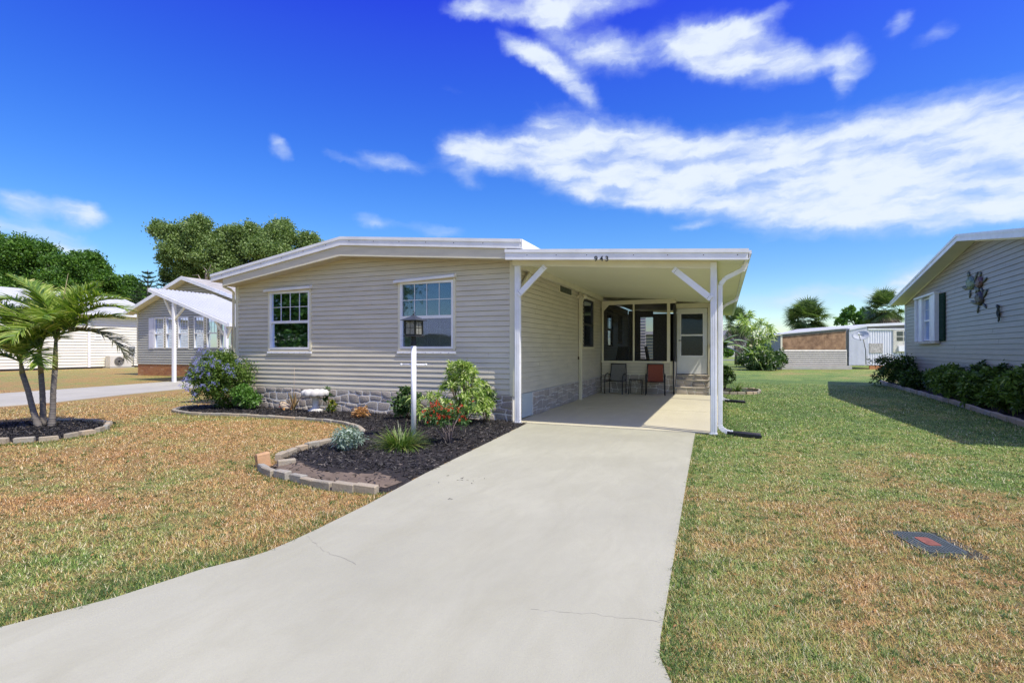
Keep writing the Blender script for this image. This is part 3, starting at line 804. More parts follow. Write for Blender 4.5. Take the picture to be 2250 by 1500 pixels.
for x in (-3.3, -2.75, -2.2, -1.4, -.85, -.3, .2):
    q = MB(); z = 3.13 + (x + 3.73) * (-.0665); q.lathe([(0, .004), (.008, .003), (.008, 0)], (0, 0, 0), 6); q.v = [(x + v[0], YF - .001 - v[2], z + v[1]) for v in q.v]; q.build('screw', MATS['rusty_screw'], fa)
def text_mesh(s, size, mat, parent, name, loc, extr=.006, rot=(R_(90), 0, 0)):
    cu = bpy.data.curves.new(name, 'FONT'); cu.body = s; cu.size = size; cu.extrude = extr; cu.align_x = 'CENTER'; cu.offset = .0012
    o = bpy.data.objects.new(name, cu); COL.objects.link(o); bpy.context.view_layer.update()
    me = bpy.data.meshes.new_from_object(o.evaluated_get(bpy.context.evaluated_depsgraph_get()))
    bpy.data.objects.remove(o); me.materials.clear(); me.materials.append(mat)
    q = link(name, me, parent); off = OFF.get(parent.name, Vector((0, 0, 0)))
    q.location = (loc[0] - off.x, loc[1] - off.y, loc[2] - off.z); q.rotation_euler = rot
    return q
for s, x in zip('943', (-2.035, -1.94, -1.845)):
    text_mesh(s, .125, BLACKM, fa, 'house_number', (x, YF - .006, 2.905 - (x + 1.94) * .0665), rot=(R_(90), R_(3.8) * 0, 0))['label'] = 'black numeral %s on the white fascia' % s
# beams
mb = MB(); mb.prism([(-3.69, 9.10, ceil_z(-3.69) - .115), (-.10, 9.10, ceil_z(-.10) - .125), (-.10, 9.10, ceil_z(-.10) - .001), (-3.69, 9.10, ceil_z(-3.69) - .001)], (0, .06, 0)); bevel(mb.build('front_beam', CREAM, cp), .004)
mb = MB(); mb.box(-3.69, -3.60, 9.165, 16.70, 2.955, ceil_z(-3.60) - .002); mb.build('wall_beam', CREAM, cp)
mb = MB(); mb.box(-.19, -.115, 9.165, 23.0, 2.715, ceil_z(-.115) - .002); mb.build('outer_beam', CREAM, cp)
def post(x, y, zt, w=.105, d=.075, mat=WHITE):
    b = MB(); b.box(x - w / 2, x + w / 2, y - d / 2, y + d / 2, .0, zt)
    p = b.build('post', mat, cp)
    for k in (-1, 0, 1):
        r = MB(); r.box(x + k * w * .3 - .008, x + k * w * .3 + .008, y - d / 2 - .008, y - d / 2 - .0005, .03, zt - .12); bevel(r.build('flute', mat, p), .003)
    r = MB(); r.box(x + w / 2 + .0005, x + w / 2 + .006, y - .012, y + .012, .03, zt - .12); r.build('flute', mat, p)
    r = MB(); r.box(x - w / 2 - .015, x + w / 2 + .015, y - d / 2 - .02, y + d / 2 + .012, .012, .03); r.build('foot_bracket', mat, p)
    return p
post(-3.59, 9.135, ceil_z(-3.59) - .118); post(-.155, 9.135, ceil_z(-.155) - .02, .095)
post(-3.645, 13.98, 2.953, .08, .08, CREAM); post(-.16, 16.70, 2.713, .08, .08, CREAM); post(-.16, 22.8, 2.713, .08, .08, CREAM)
def brace(a, b, y, w=.10):
    a = Vector((a[0], y, a[1])); b = Vector((b[0], y, b[1])); m = MB(); m.bar(a, b, w, .045, (0, 1, 0)); o = m.build('brace', WHITE, cp); bevel(o, .004)
    for p, q in ((a, b), (b, a)):
        d = (q - p).normalized()
        for k in (-1, 0, 1):
            c = p + d * .05 + Vector((-d.z, 0, d.x)) * .03 * k
            r = MB(); r.lathe([(0, .004), (.006, .003), (.006, 0)], (0, 0, 0), 6); r.v = [(c.x + v[0], y - .0225 - v[2], c.z + v[1]) for v in r.v]; r.build('screw', MATS['rusty_screw'], o)
brace((-3.56, 2.41), (-3.03, 2.92), 9.085); brace((-.19, 2.22), (-.78, 2.735), 9.085)
mb = MB(); mb.bar((-3.64, 9.24, 2.42), (-3.64, 9.95, 2.96), .04, .09, (0, 0, 1)); mb.build('brace', CREAM, cp)
mb = MB(); mb.bar((-3.645, 14.03, 2.65), (-3.645, 14.4, 2.95), .04, .07); mb.build('brace', CREAM, cp)
# gutter and downspouts
mb = MB(); mb.prism([(.302, 8.855, 2.78), (.375, 8.855, 2.80), (.385, 8.855, 2.925), (.372, 8.855, 2.925), (.365, 8.855, 2.81), (.302, 8.855, 2.79)], (0, 14.7, 0)); mb.build('gutter', WHITE, cp)
def dspout(y, splash=True):
    b = MB()
    for (p, q) in (((.335, y, 2.79), (.30, y, 2.70)), ((.30, y, 2.70), (.02, y, 2.56)), ((.02, y, 2.56), (-.055, y, 2.46)), ((-.055, y, 2.46), (-.055, y, .13))):
        b.bar(p, q, .072, .055, (0, 1, 0))
    d = b.build('downspout', WHITE, cp); bevel(d, .006)
    for k in range(9):
        t = k / 8; p = (-.055 + .17 * t ** 1.6, y - .02 * t, .14 - .105 * math.sin(t * 1.45)); r = MB(); an = -t * 1.25
        c = Vector(p); dirv = Vector((math.sin(-an), 0, -math.cos(an)))
        r.bar(c - dirv * .013, c + dirv * .013, .078 - .006 * (k % 2), .062 - .006 * (k % 2), (0, 1, 0)); r.build('elbow_rib', WHITE, d)
    for k in range(5):
        t = k / 4; p = Vector((.335 - .05 * t, y, 2.79 - .10 * t)); r = MB(); r.bar(p, p + Vector((-.008, 0, -.02)), .08, .064, (0, 1, 0)); r.build('elbow_rib', WHITE, d)
dspout(9.27); dspout(15.0)
fl = MB(); fl.lathe([(0, 0), (.05, 0), (.055, .02), (.02, .04)], (-3.60, 13.88, 2.86), 12); fh = fl.build('flood_light', CREAM, cp)
for dx in (-.06, .09):
    r = MB(); c = Vector((-3.60 + dx * .6, 13.82, 2.85)); r.tube([c, c + Vector((dx, -.06, -.05))], [.028, .048], 12); r.build('lamp_head', CREAM, fh)

# ------------------------------------------------------------------ screened porch at the end of the carport
po = thing('screened_porch', 'screened porch with stone base at the back of the carport', 'porch', (-2.4, 16.75, 0))
PW = Wall(-3.66, 16.75, 1, 0)
mb = MB(); PW.box(mb, 0, 2.22, -.10, .011, -.02, .615); kb = mb.build('stone_base', MORTAR, po)
stones(kb, PW, .01, 2.21, .02, .60, 4, wmin=.16, wmax=.42, thick=.02, seed=21)
mb = MB(); PW.box(mb, 0, 2.22, -.08, -.02, .615, 1.0); kw = mb.build('knee_wall', MATS['sheathing'], po)
boards(kw, PW, [(0, .64), (2.2, .64), (2.2, .985), (0, .985)], .64, .1016, SID)
for a0, a1, z0, z1, nm in ((-.02, 2.27, .985, 1.03, 'sill_rail'), (0, 2.24, .605, .64, 'lower_rail'), (0, 2.3, 2.82, 2.95, 'header')):
    b = MB(); PW.box(b, a0, a1, -.06, .03, z0, z1); b.build(nm, CREAM, po)
for a, w, n in ((.03, .06, 'mullion'), (1.02, .05, 'mullion'), (2.08, .09, 'corner_post')):
    b = MB(); PW.box(b, a - w / 2, a + w / 2, -.055, .028, 1.03, 2.82); b.build(n, CREAM, po)
b = MB(); PW.box(b, 2.12, 2.20, -.07, .035, .64, .985); b.build('corner_post', CREAM, po)
b = MB(); b.add([PW.p(a, .027, z) for a, z in ((.06, 2.82), (.06, 2.62), (.24, 2.82))] + [PW.p(a, .032, z) for a, z in ((.06, 2.82), (.06, 2.62), (.24, 2.82))], [(0, 1, 2), (5, 4, 3), (0, 3, 4, 1), (1, 4, 5, 2), (2, 5, 3, 0)]); b.build('gusset', CREAM, po)
for a0, a1 in ((.06, .995), (1.045, 2.035)):
    b = MB(); b.add([PW.p(a0, -.01, 1.03), PW.p(a1, -.01, 1.03), PW.p(a1, -.01, 2.82), PW.p(a0, -.01, 2.82)], [(0, 1, 2, 3)]); b.build('screen', SCREEN, po)
# return to the door wall
b = MB(); b.box(-1.445, -1.40, 16.80, 17.40, 1.0, 2.80); b.build('side_screen', M('dark_side_screen', (.03, .032, .035), .7), po)
b = MB(); b.box(-1.47, -1.40, 16.79, 17.40, 0, 1.0); b.build('side_wall', SID, po)
DWY = 17.45
DW = Wall(-1.46, DWY, 1, 0)
b = MB(); DW.box(b, 0, .06, -.06, .02, .5, 2.85); DW.box(b, .99, 1.10, -.06, .02, .5, 2.85); DW.box(b, .06, .99, -.06, .02, 2.70, 2.86); b.build('door_frame', CREAM, po)
b = MB(); DW.box(b, 1.10, 1.36, -.06, .0, 0, 2.8); b.build('dark_side_panel', MATS['dark_side_screen'], po)
b = MB()
for (a0, a1, z0, z1) in ((.075, .20, .62, 2.69), (.85, .975, .62, 2.69), (.20, .85, 2.52, 2.69), (.20, .85, .62, 1.20)): DW.box(b, a0, a1, -.035, .005, z0, z1)
do = b.build('storm_door', M('door_white', (.74, .76, .74), .35, .04, 3), po); bevel(do, .003)
b = MB(); DW.box(b, .20, .85, -.03, .010, 1.82, 1.87); b.build('meeting_rail', WHITE, do)
for z0, z1 in ((1.20, 1.82), (1.87, 2.52)):
    b = MB(); DW.box(b, .20, .85, -.022, -.017, z0, z1); b.build('pane', GLASSD, do)
for q in ((.17, .20, .0055, .018, 1.17, 2.55), (.85, .88, .0055, .018, 1.17, 2.55), (.20, .85, .0055, .018, 2.52, 2.55), (.20, .85, .0055, .018, 1.17, 1.20)):
    b = MB(); DW.box(b, *q); b.build('glazing_trim', WHITE, do)
b = MB(); c = Vector(DW.p(.135, .03, 1.68)); b.tube([c + Vector((0, .03, 0)), c, c + Vector((.09, -.01, 0))], .012, 8); b.build('handle', BLACKM, do)
b = MB(); DW.box(b, .12, .93, -.06, -.05, .6, 2.7); b.build('dark_behind_door', DARK, do)
# porch room beyond the screens
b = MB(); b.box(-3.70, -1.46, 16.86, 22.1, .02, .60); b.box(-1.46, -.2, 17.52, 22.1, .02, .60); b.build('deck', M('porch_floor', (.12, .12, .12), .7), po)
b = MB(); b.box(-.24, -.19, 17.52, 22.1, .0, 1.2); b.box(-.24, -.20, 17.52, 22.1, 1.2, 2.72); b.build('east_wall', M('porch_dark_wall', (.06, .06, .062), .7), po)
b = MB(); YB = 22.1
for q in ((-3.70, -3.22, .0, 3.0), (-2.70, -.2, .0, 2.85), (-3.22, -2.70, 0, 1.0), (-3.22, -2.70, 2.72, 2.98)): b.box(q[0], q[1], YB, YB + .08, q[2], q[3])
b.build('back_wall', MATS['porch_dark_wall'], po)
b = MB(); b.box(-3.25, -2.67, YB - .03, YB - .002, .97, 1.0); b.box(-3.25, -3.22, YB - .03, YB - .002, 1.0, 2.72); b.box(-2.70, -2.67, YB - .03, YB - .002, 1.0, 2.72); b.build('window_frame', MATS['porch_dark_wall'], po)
rh = thing('rear_shed', 'white lap-sided shed wall glimpsed through the back window of the porch', 'shed', (-4.4, 26, 0))
RS = Wall(-5.2, 26.5, 1, .0)
boards(rh, RS, [(0, .1), (1.62, .1), (1.62, 3.0), (0, 3.0)], .1, .15, M('white_shed_board', (.75, .75, .72), .5, .05), out=.04, slotw=.02)
rh2 = thing('rear_house', 'green-grey house with white eave seen through the back window of the porch', 'house', (-4.2, 44, 0))
RS2 = Wall(-7.5, 44, 1, 0)
boards(rh2, RS2, [(0, .1), (6.5, .1), (6.5, 2.6), (0, 2.6)], .1, .25, M('green_grey_board', (.22, .28, .24), .5, .05), out=.05, slotw=.03)
q = MB(); RS2.box(q, -.2, 6.7, -4, .3, 2.6, 2.85); q.build('eave', WHITE, rh2)
# steps with stone risers
zs = (0.02, .25, .455, .60); ysd = (16.72, 16.97, 17.20, 17.44)
stp = thing('stone_steps', 'three stone steps up to the white storm door', 'steps', (-.9, 16.8, 0))
for k in range(3):
    b = MB(); b.box(-1.385, -.41, ysd[k] + .012, 17.44, zs[k], zs[k + 1] - .035); r = b.build('riser', MORTAR, stp)
    wl = Wall(-1.385, ysd[k] + .012, 1, 0); stones(r, wl, .01, .965, zs[k] + .005, zs[k + 1] - .04, 1, wmin=.2, wmax=.36, thick=.016, seed=40 + k)
    b = MB(); b.box(-1.39, -.405, ysd[k] - .02, ysd[k + 1] + .012, zs[k + 1] - .034, zs[k + 1]); bevel(b.build('tread', M('stone_tread', (.45, .40, .32), .8, .2, 9, .6, 60), stp), .008)
for x in (-1.425, -.37):
    hr = thing('handrail', 'black metal handrail on the %s side of the stone steps' % ('left' if x < -1 else 'right'), 'handrail', (x, 16.7, 0))
    b = MB(); b.box(x - .02, x + .02, 16.66, 16.70, .018, .98); b.build('post', BLACKM, hr)
    b = MB(); b.box(x - .02, x + .02, 17.36, 17.40, .018, 1.56); b.build('post', BLACKM, hr)
    b = MB(); b.bar((x, 16.64, .98), (x, 17.42, 1.58), .045, .035); b.build('rail', BLACKM, hr)
    b = MB(); b.bar((x, 16.70, .35), (x, 17.36, .86), .02, .025); b.build('lower_rail', BLACKM, hr)

# ------------------------------------------------------------------ neighbour on the right
hr_ = thing('neighbour_house', 'taupe lap-sided house on the right with metal turtles on its gable', 'house', (6.74, 25.26, 0))
RW = Wall(6.74, 25.26, -.0661, -.9978)
rp = [(0, .25), (15.6, .25), (15.6, 3.05), (7.75, 4.36), (0, 3.22)]
mb = MB(); RW.poly(mb, rp, -.17, -.15); gw = mb.build('gable_wall', MATS['sheathing'], hr_)
boards(gw, RW, rp, .25, .127, SIDR, [(2.75, 3.80, 1.66, 3.16)], out=.02, joints=3.7)
mb = MB(); RW.box(mb, -.02, .10, -.02, .03, .2, 3.22); mb.build('corner_trim', WHITE, gw)
mb = MB(); RW.poly(mb, [(0.0, 3.14), (7.75, 4.27), (15.6, 2.96), (15.6, 3.12), (7.75, 4.43), (0, 3.30)], .022, .045); mb.build('frieze_trim', CREAM, gw)
def rroof(A, B, nm):
    for k in range(14):
        o0 = .45 - k * .62; o1 = o0 - .613
        m = MB(); RW.poly(m, [(A[0], A[1] - .09), (B[0], B[1] - .09), (B[0], B[1]), (A[0], A[1])], o0 - .03, o1 - .03); m.build('roof_panel', ROOFW, hr_)
rroof((-.25, 3.285), (7.95, 4.435), 0); rroof((7.95, 4.435), (16.2, 3.06), 1)
mb = MB(); RW.poly(mb, [(-.27, 3.17), (7.95, 4.28), (16.3, 2.90), (16.3, 3.06), (7.95, 4.45), (-.27, 3.31)], .42, .455); rt = mb.build('rake_trim', WHITE, hr_)
mb = MB(); RW.poly(mb, [(-.28, 3.27), (7.95, 4.40), (16.3, 3.03), (16.3, 3.075), (7.95, 4.465), (-.28, 3.325)], .456, .475); mb.build('drip_edge', WHITE, rt)
mb = MB(); RW.poly(mb, [(-.25, 3.175), (7.95, 4.30), (7.95, 4.31), (-.25, 3.185)], .02, .418); RW.poly(mb, [(7.96, 4.30), (16.2, 2.92), (16.2, 2.93), (7.96, 4.31)], .02, .418); mb.build('soffit', CREAM, hr_)
mb = MB(); RW.box(mb, .1, 15.5, -8.5, -.2, 0, 3.0); RW.poly(mb, [(.1, 3.0), (15.5, 3.0), (7.75, 4.2)], -.2, -8.5); mb.build('inner_shell', DARK, hr_)
mb = MB(); RW.box(mb, -.02, 0.09, -8.5, -.02, 0, 3.2); mb.build('rear_wall', SIDR, hr_)
mb = MB(); RW.box(mb, 0, 15.5, -.12, -.01, 0, .26); mb.build('block_base', M('dark_block', (.10, .11, .11), .9), hr_)
rw = window(hr_, RW, 2.83, 3.72, 1.69, 3.16, cols=2, rows=2, proud=.035, low_grid=False)
for a0, a1, pr in ((2.05, 2.14, .14), (2.16, 2.48, .06), (2.50, 2.80, .10), (3.75, 4.06, .09), (4.08, 4.40, .12), (4.42, 4.58, .15)):
    m = MB(); RW.box(m, a0, a1, .021, pr, 1.67, 3.19); bevel(m.build('shutter_panel', WHITE, rw), .006)
m = MB(); RW.box(m, 2.03, 4.62, .021, .17, 3.195, 3.25); m.build('shutter_track', WHITE, rw)
m = MB(); RW.box(m, 2.1, 4.62, .021, .15, 1.585, 1.665); m.build('sill', M('stained_sill', (.55, .50, .40), .6, .2, 6), rw)
m = MB(); RW.box(m, 4.66, 5.22, .021, .05, 1.66, 3.16); gs = m.build('green_shutter', M('dark_green_shutter', (.006, .035, .018), .75, .1, 3, spec=.1), hr_)
for k in range(18):
    m = MB(); z = 1.72 + k * .078; m.add([RW.p(4.72, .066, z), RW.p(5.16, .066, z), RW.p(5.16, .052, z + .06), RW.p(4.72, .052, z + .06), RW.p(4.72, .052, z), RW.p(5.16, .052, z)], [(0, 1, 2, 3), (4, 5, 1, 0)]); m.build('louvre', MATS['dark_green_shutter'], gs)
def oval(mb, a, z, ra, rz, off, th, tilt=0, n=14, wide=1.0):
    """low dome on the wall plane"""
    rings = [(1, 0), (.9, .5), (.6, .85), (.25, 1.0)]
    P = []
    for rr, h in rings:
        for k in range(n):
            t = 2 * math.pi * k / n; x = ra * rr * math.cos(t); y = rz * rr * math.sin(t)
            P.append(RW.p(a + x * math.cos(tilt) - y * math.sin(tilt), off + th * h, z + x * math.sin(tilt) + y * math.cos(tilt)))
    m = len(rings)
    mb.add(P, [(i * n + k, i * n + (k + 1) % n, (i + 1) * n + (k + 1) % n, (i + 1) * n + k) for i in range(m - 1) for k in range(n)] + [tuple((m - 1) * n + k for k in range(n))], True)
BR1 = M('verdigris', (.16, .22, .15), .5, .5, 30, .2, 80, metal=.4); BR2 = M('reddish_bronze', (.13, .07, .07), .5, .5, 30, .2, 80, metal=.4)
def turtle(a, z, s, tilt, label, shell, wide=1.9):
    def oval(mb, aa, zz, ra, rz, off, th, tl=0, n=14):
        k = len(mb.v); globals()['oval'](mb, aa, zz, ra, rz, off, th, tl, n)
        for i in range(k, len(mb.v)):
            v = mb.v[i]; s_ = (v[0] - RW.o[0]) * RW.u[0] + (v[1] - RW.o[1]) * RW.u[1]; d_ = (s_ - a) * (wide - 1); mb.v[i] = (v[0] + RW.u[0] * d_, v[1] + RW.u[1] * d_, v[2])
    p = RW.p(a, .02, z); t = thing('turtle_ornament', label, 'wall ornament', p, 0, 'turtle ornaments on the taupe gable')
    m = MB(); oval(m, a, z, .15 * s, .19 * s, .035, .05, tilt)
    for k in range(5):
        q = 2 * math.pi * k / 5; x, y = .075 * s * math.cos(q), .10 * s * math.sin(q)
        oval(m, a + x * math.cos(tilt) - y * math.sin(tilt), z + x * math.sin(tilt) + y * math.cos(tilt), .04 * s, .045 * s, .07, .02, tilt, 8)
    m.build('shell', shell, t)
    for (x, y, ra, rz_, tt, nm) in ((.0, .26, .06, .08, 0, 'head'), (-.22, -.02, .045, .17, .9, 'flipper'), (.21, .04, .045, .14, -.9, 'flipper'), (-.13, -.25, .035, .11, -.45, 'flipper'), (.12, -.25, .035, .10, .5, 'flipper')):
        x *= s; y *= s; m = MB(); oval(m, a + x * math.cos(tilt) - y * math.sin(tilt), z + x * math.sin(tilt) + y * math.cos(tilt), ra * s, rz_ * s, .024, .02, tilt + tt, 10); m.build(nm, GREENM, t)
turtle(7.45, 3.20, 1.05, .35, 'green metal sea turtle highest and nearest the window on the taupe gable', BR1)
turtle(8.12, 3.14, .80, -.1, 'small reddish sea turtle to the right of the highest turtle on the gable', BR2)
turtle(8.10, 2.72, 1.0, .25, 'dark bronze sea turtle lowest of the three, above the seahorse', M('dark_bronze', (.06, .05, .045), .5, .4, 30, metal=.4))
sh = thing('seahorse_ornament', 'slim dark metal seahorse hanging below and right of the turtles', 'wall ornament', RW.p(9.35, .02, 2.22))
m = MB(); pts = [(-.10, .17), (-.05, .20), (.01, .17), (.015, .10), (-.01, .04), (.02, -.03), (.055, -.09), (.06, -.15), (.03, -.19), (.0, -.17), (.01, -.145)]
m.tube([RW.p(9.35 + x, .045, 2.25 + z) for x, z in pts], [.012, .028, .035, .026, .036, .04, .026, .018, .014, .011, .008], 8); m.build('body', GREENM, sh)
m = MB(); m.add([RW.p(9.35 + x, .045, 2.25 + z) for x, z in ((.03, .06), (.095, .035), (.085, -.02), (.04, -.05))] + [RW.p(9.35 + x, .052, 2.25 + z) for x, z in ((.03, .06), (.095, .035), (.085, -.02), (.04, -.05))], [(0, 1, 2, 3), (7, 6, 5, 4)]); m.build('fin', GREENM, sh)

# ------------------------------------------------------------------ neighbour on the left: sage house
hl = thing('neighbour_house', 'sage-grey house with six gridded windows and brick base left of the beige home', 'house', (-25.0, 18.48, 0))
LW = Wall(-29.3, 18.48, 1, 0)
lp = [(0, .6), (8.9, .6), (8.9, 3.55), (4.0, 4.98), (0, 3.33)]
mb = MB(); LW.poly(mb, lp, -.17, -.15); lw = mb.build('gable_wall', MATS['sheathing'], hl)
WX = [(-27.9, -27.16), (-27.0, -26.25), (-26.08, -25.3), (-24.9, -24.17), (-24.0, -23.22), (-23.05, -22.27)]
holes = [(a + 29.3, b + 29.3, 1.45, 3.05) for a, b in WX]
boards(lw, LW, lp, .6, .127, SIDL, holes, out=.04, slotw=.018)
for h in holes:
    window(hl, LW, h[0], h[1], h[2], h[3], cols=3, rows=3, blind=M('pale_curtain', (.10, .11, .12), .8, .2, 9), proud=.05, low_grid=False, glass=GLASSD)
for a0, a1 in zip(holes[:-1], holes[1:]):
    if a1[0] - a0[1] < .3:
        m = MB(); LW.box(m, a0[1] + .01, a1[0] - .01, .025, .045, 1.42, 3.08); tk = m.build('shutter_track', CREAM, hl)
        for k in range(12):
            q = MB(); c = (a0[1] + a1[0]) / 2; LW.box(q, c - .025, c + .025, .0455, .05, 1.5 + k * .13, 1.56 + k * .13); q.build('slot', DARK, tk)
m = MB(); LW.box(m, .97, 1.37, .025, .06, 1.42, 3.05); ss = m.build('white_shutter', M('lavender_white_shutter', (.66, .68, .78), .5, .05), hl)
for z0, z1 in ((1.48, 2.18), (2.26, 2.98)):
    m = MB(); LW.box(m, 1.03, 1.31, .0605, .068, z0, z1); bevel(m.build('raised_panel', MATS['lavender_white_shutter'], ss), .006)
m = MB(); LW.box(m, -.04, .06, -.02, .03, .6, 3.3); m.build('corner_trim', CREAM, lw)
m = MB(); LW.box(m, .02, 8.88, -.12, -.004, -.02, .6); bb = m.build('brick_base', M('pale_mortar', (.50, .40, .32), .9, .15, 8), hl)
for r in range(6):
    bm_ = None; a = -.0 - (.125 if r % 2 else 0)
    while a < 8.85:
        x0 = max(.025, a + .006); x1 = min(8.87, a + .244); a += .25
        if x1 - x0 < .05: continue
        q = MB(); LW.box(q, x0, x1, -.003, .012 + random.uniform(-.003, .003), .006 + r * .0985, .094 + r * .0985); q.build('brick', BRICK, bb)
FY = 18.05
mb = MB(); mb.prism([(-29.8, FY, 3.22), (-25.3, FY, 4.90), (-20.2, FY, 3.33), (-20.2, FY, 3.50), (-25.3, FY, 5.08), (-29.8, FY, 3.40)], (0, .03, 0)); rt2 = mb.build('rake_trim', WHITE, hl)
mb = MB(); mb.prism([(-29.7, FY + .035, 3.24), (-25.3, FY + .035, 4.91), (-20.3, FY + .035, 3.35), (-20.3, FY + .035, 3.36), (-25.3, FY + .035, 4.93), (-29.7, FY + .035, 3.26)], (0, .42, 0)); mb.build('soffit', CREAM, hl)
for (p, q) in (((-29.8, 3.39), (-25.3, 5.07)), ((-25.3, 5.07), (-20.2, 3.49))):
    n = 12
    for k in range(n):
        a = (p[0] + (q[0] - p[0]) * k / n, p[1] + (q[1] - p[1]) * k / n); b = (p[0] + (q[0] - p[0]) * (k + 1) / n, p[1] + (q[1] - p[1]) * (k + 1) / n)
        up, lo = (.012, 0) if q[1] > p[1] else (0, .012)
        mb = MB(); mb.prism([(a[0], FY + .035, a[1] - .08), (b[0], FY + .035, b[1] - .08), (b[0], FY + .035, b[1] + lo - .01), (a[0], FY + .035, a[1] + up - .01)], (0, 14, 0)); mb.build('shingle_course', TANROOF, hl)
mb = MB(); mb.box(-29.2, -20.5, 18.7, 32, 0, 3.2); mb.prism([(-29.2, 18.7, 3.2), (-20.5, 18.7, 3.2), (-25.3, 18.7, 4.8)], (0, 13, 0)); mb.build('inner_shell', DARK, hl)
mb = MB(); mb.box(-29.3, -29.22, 18.5, 32, 0, 3.3); mb.build('side_wall', SIDL, hl)
# its ribbed carport roof on posts
aw = thing('ribbed_carport', 'white ribbed metal carport roof on two posts before the sage house', 'carport', (-21.5, 15.0, 0))
A, B = Vector((-23.05, 14.95, 4.03)), Vector((-18.25, 14.95, 2.42))
mb = MB(); mb.prism([A - Vector((0, 0, .14)), B - Vector((0, 0, .14)), B, A], (0, .04, 0)); mb.build('front_fascia', WHITE, aw)
mb = MB(); mb.prism([A + Vector((0, .045, -.05)), B + Vector((0, .045, -.05)), B + Vector((0, .045, -.015)), A + Vector((0, .045, -.015))], (0, 3.0, 0)); pn = mb.build('roof_sheet', ROOFW, aw)
d = (B - A); nn = Vector((-d.z, 0, d.x)).normalized()
if nn.z < 0: nn = -nn
for k in range(16):
    y = .06 + k * .195; a = A + Vector((0, y, -.014)); b = B + Vector((0, y, -.014)); mb = MB(); nn = nn.normalized() * 1.9
    mb.add([a, a + Vector((0, .02, 0)) + nn * .035, a + Vector((0, .06, 0)) + nn * .035, a + Vector((0, .08, 0)), b, b + Vector((0, .02, 0)) + nn * .035, b + Vector((0, .06, 0)) + nn * .035, b + Vector((0, .08, 0))], [(0, 1, 5, 4), (1, 2, 6, 5), (2, 3, 7, 6), (0, 3, 2, 1), (4, 5, 6, 7)]); mb.build('rib', ROOFW, pn)
mb = MB(); mb.box(-18.30, -18.15, 14.93, 18.0, 2.30, 2.44); mb.build('gutter', WHITE, aw)
for x, zt in ((-21.51, 3.40), (-18.45, 2.36)):
    mb = MB(); mb.box(x - .06, x + .06, 14.98, 15.10, 0, zt); mb.build('post', WHITE, aw)
    for s in (-1, 1):
        x2 = x + s * .62; z2 = A.z + (x2 - A.x) * (B.z - A.z) / (B.x - A.x) - .16
        if x2 > -18.2: x2, z2 = -18.22, 2.28
        mb = MB(); mb.bar((x + s * .03, 15.05, zt - .75 if x < -20 else zt - .5), (x2, 15.05, z2), .09, .06, (0, 1, 0)); mb.build('brace', CREAM, aw)
# white house farther left
hw = thing('white_house', 'long cream-white sided house with pale roof at the far left behind the palms', 'house', (-42.5, 18, 0))
WW = Wall(-42.5, 4, 0, 1)
mb = MB(); WW.box(mb, 0, 24, -.1, 0, 0, 4.0); ww = mb.build('long_wall', MATS['sheathing'], hw)
boards(ww, WW, [(0, .12), (24, .12), (24, 4.0), (0, 4.0)], .12, .20, SIDW, out=.04, slotw=.012)
mb = MB(); WW.box(mb, 19.3, 19.45, .04, .12, .1, 3.95); mb.build('downspout', WHITE, hw)
mb = MB(); WW.box(mb, 0, 24, .02, .03, .0, .14); mb.build('dark_base', DARK, hw)
n = 9
for k in range(n):
    a = (-42.0 - 5.5 * k / n, 3.98 + 1.85 * k / n); b = (-42.0 - 5.5 * (k + 1) / n, 3.98 + 1.85 * (k + 1) / n); mb = MB(); mb.prism([(a[0], 3.5, a[1] - .06), (a[0], 3.5, a[1] + .02), (b[0], 3.5, b[1]), (b[0], 3.5, b[1] - .06)], (0, 25, 0)); mb.build('shingle_course', M('pale_shingle', (.52, .53, .52), .8, .08, 3), hw)
mb = MB(); mb.box(-42.03, -41.98, 3.5, 28.5, 3.86, 4.0); mb.build('eave_trim', WHITE, hw)
mb = MB(); mb.box(-47.6, -42.62, 4.1, 27.9, 0, 3.9); mb.prism([(-42.6, 27.9, 3.9), (-47.5, 27.9, 3.9), (-47.5, 27.9, 5.7)], (0, .08, 0)); mb.build('inner_shell', SIDW, hw)
window(hw, WW, 19.76, 20.24, 2.1, 2.65, cols=1, slats=False, glass=GLASSD, proud=.06, depth=.06)
ac = thing('air_conditioner', 'boxy beige outdoor air conditioner against the cream-white house', 'air conditioner', (-42.09, 25.14, 0))
x0, y0 = (-42.09, 25.14, 0)[0], (-42.09, 25.14, 0)[1]
mb = MB(); mb.box(-42.35, -41.75, y0 - .75, y0 + .75, .08, .92); bevel(mb.build('casing', M('ac_beige', (.66, .63, .54), .5, .05), ac), .03)
mb = MB(); P = [(-41.745, y0 - .15 + .34 * math.cos(t), .5 + .34 * math.sin(t)) for t in np.linspace(0, 2 * math.pi, 20)[:-1]]; mb.prism(P, (.01, 0, 0)); gr = mb.build('fan_grille', DARK, ac)
for r in (.12, .2, .28, .34):
    mb = MB(); mb.tube([(-41.72, y0 - .15 + r * math.cos(t), .5 + r * math.sin(t)) for t in np.linspace(0, 2 * math.pi, 20)], .008, 5); mb.build('grille_ring', MATS['ac_beige'], gr)
mb = MB(); mb.box(-42.45, -41.6, y0 - .85, y0 + .85, 0, .07); mb.build('pad', NCONC, ac)
em = thing('electric_meter', 'grey electric meter box with conduit on the cream-white house wall', 'meter', (-42.4, 26.3, 0))
mb = MB(); WW.box(mb, 22.1, 22.5, .04, .18, 1.05, 1.6); bevel(mb.build('box', M('meter_grey', (.18, .19, .19), .5), em), .01)
mb = MB(); mb.lathe([(.12, 0), (.12, .06), (.06, .1)], (0, 0, 0), 12); mb.v = [(-42.32 + v[2], 26.3 + v[0], 1.38 + v[1]) for v in mb.v]; mb.build('dial', MATS['meter_grey'], em)
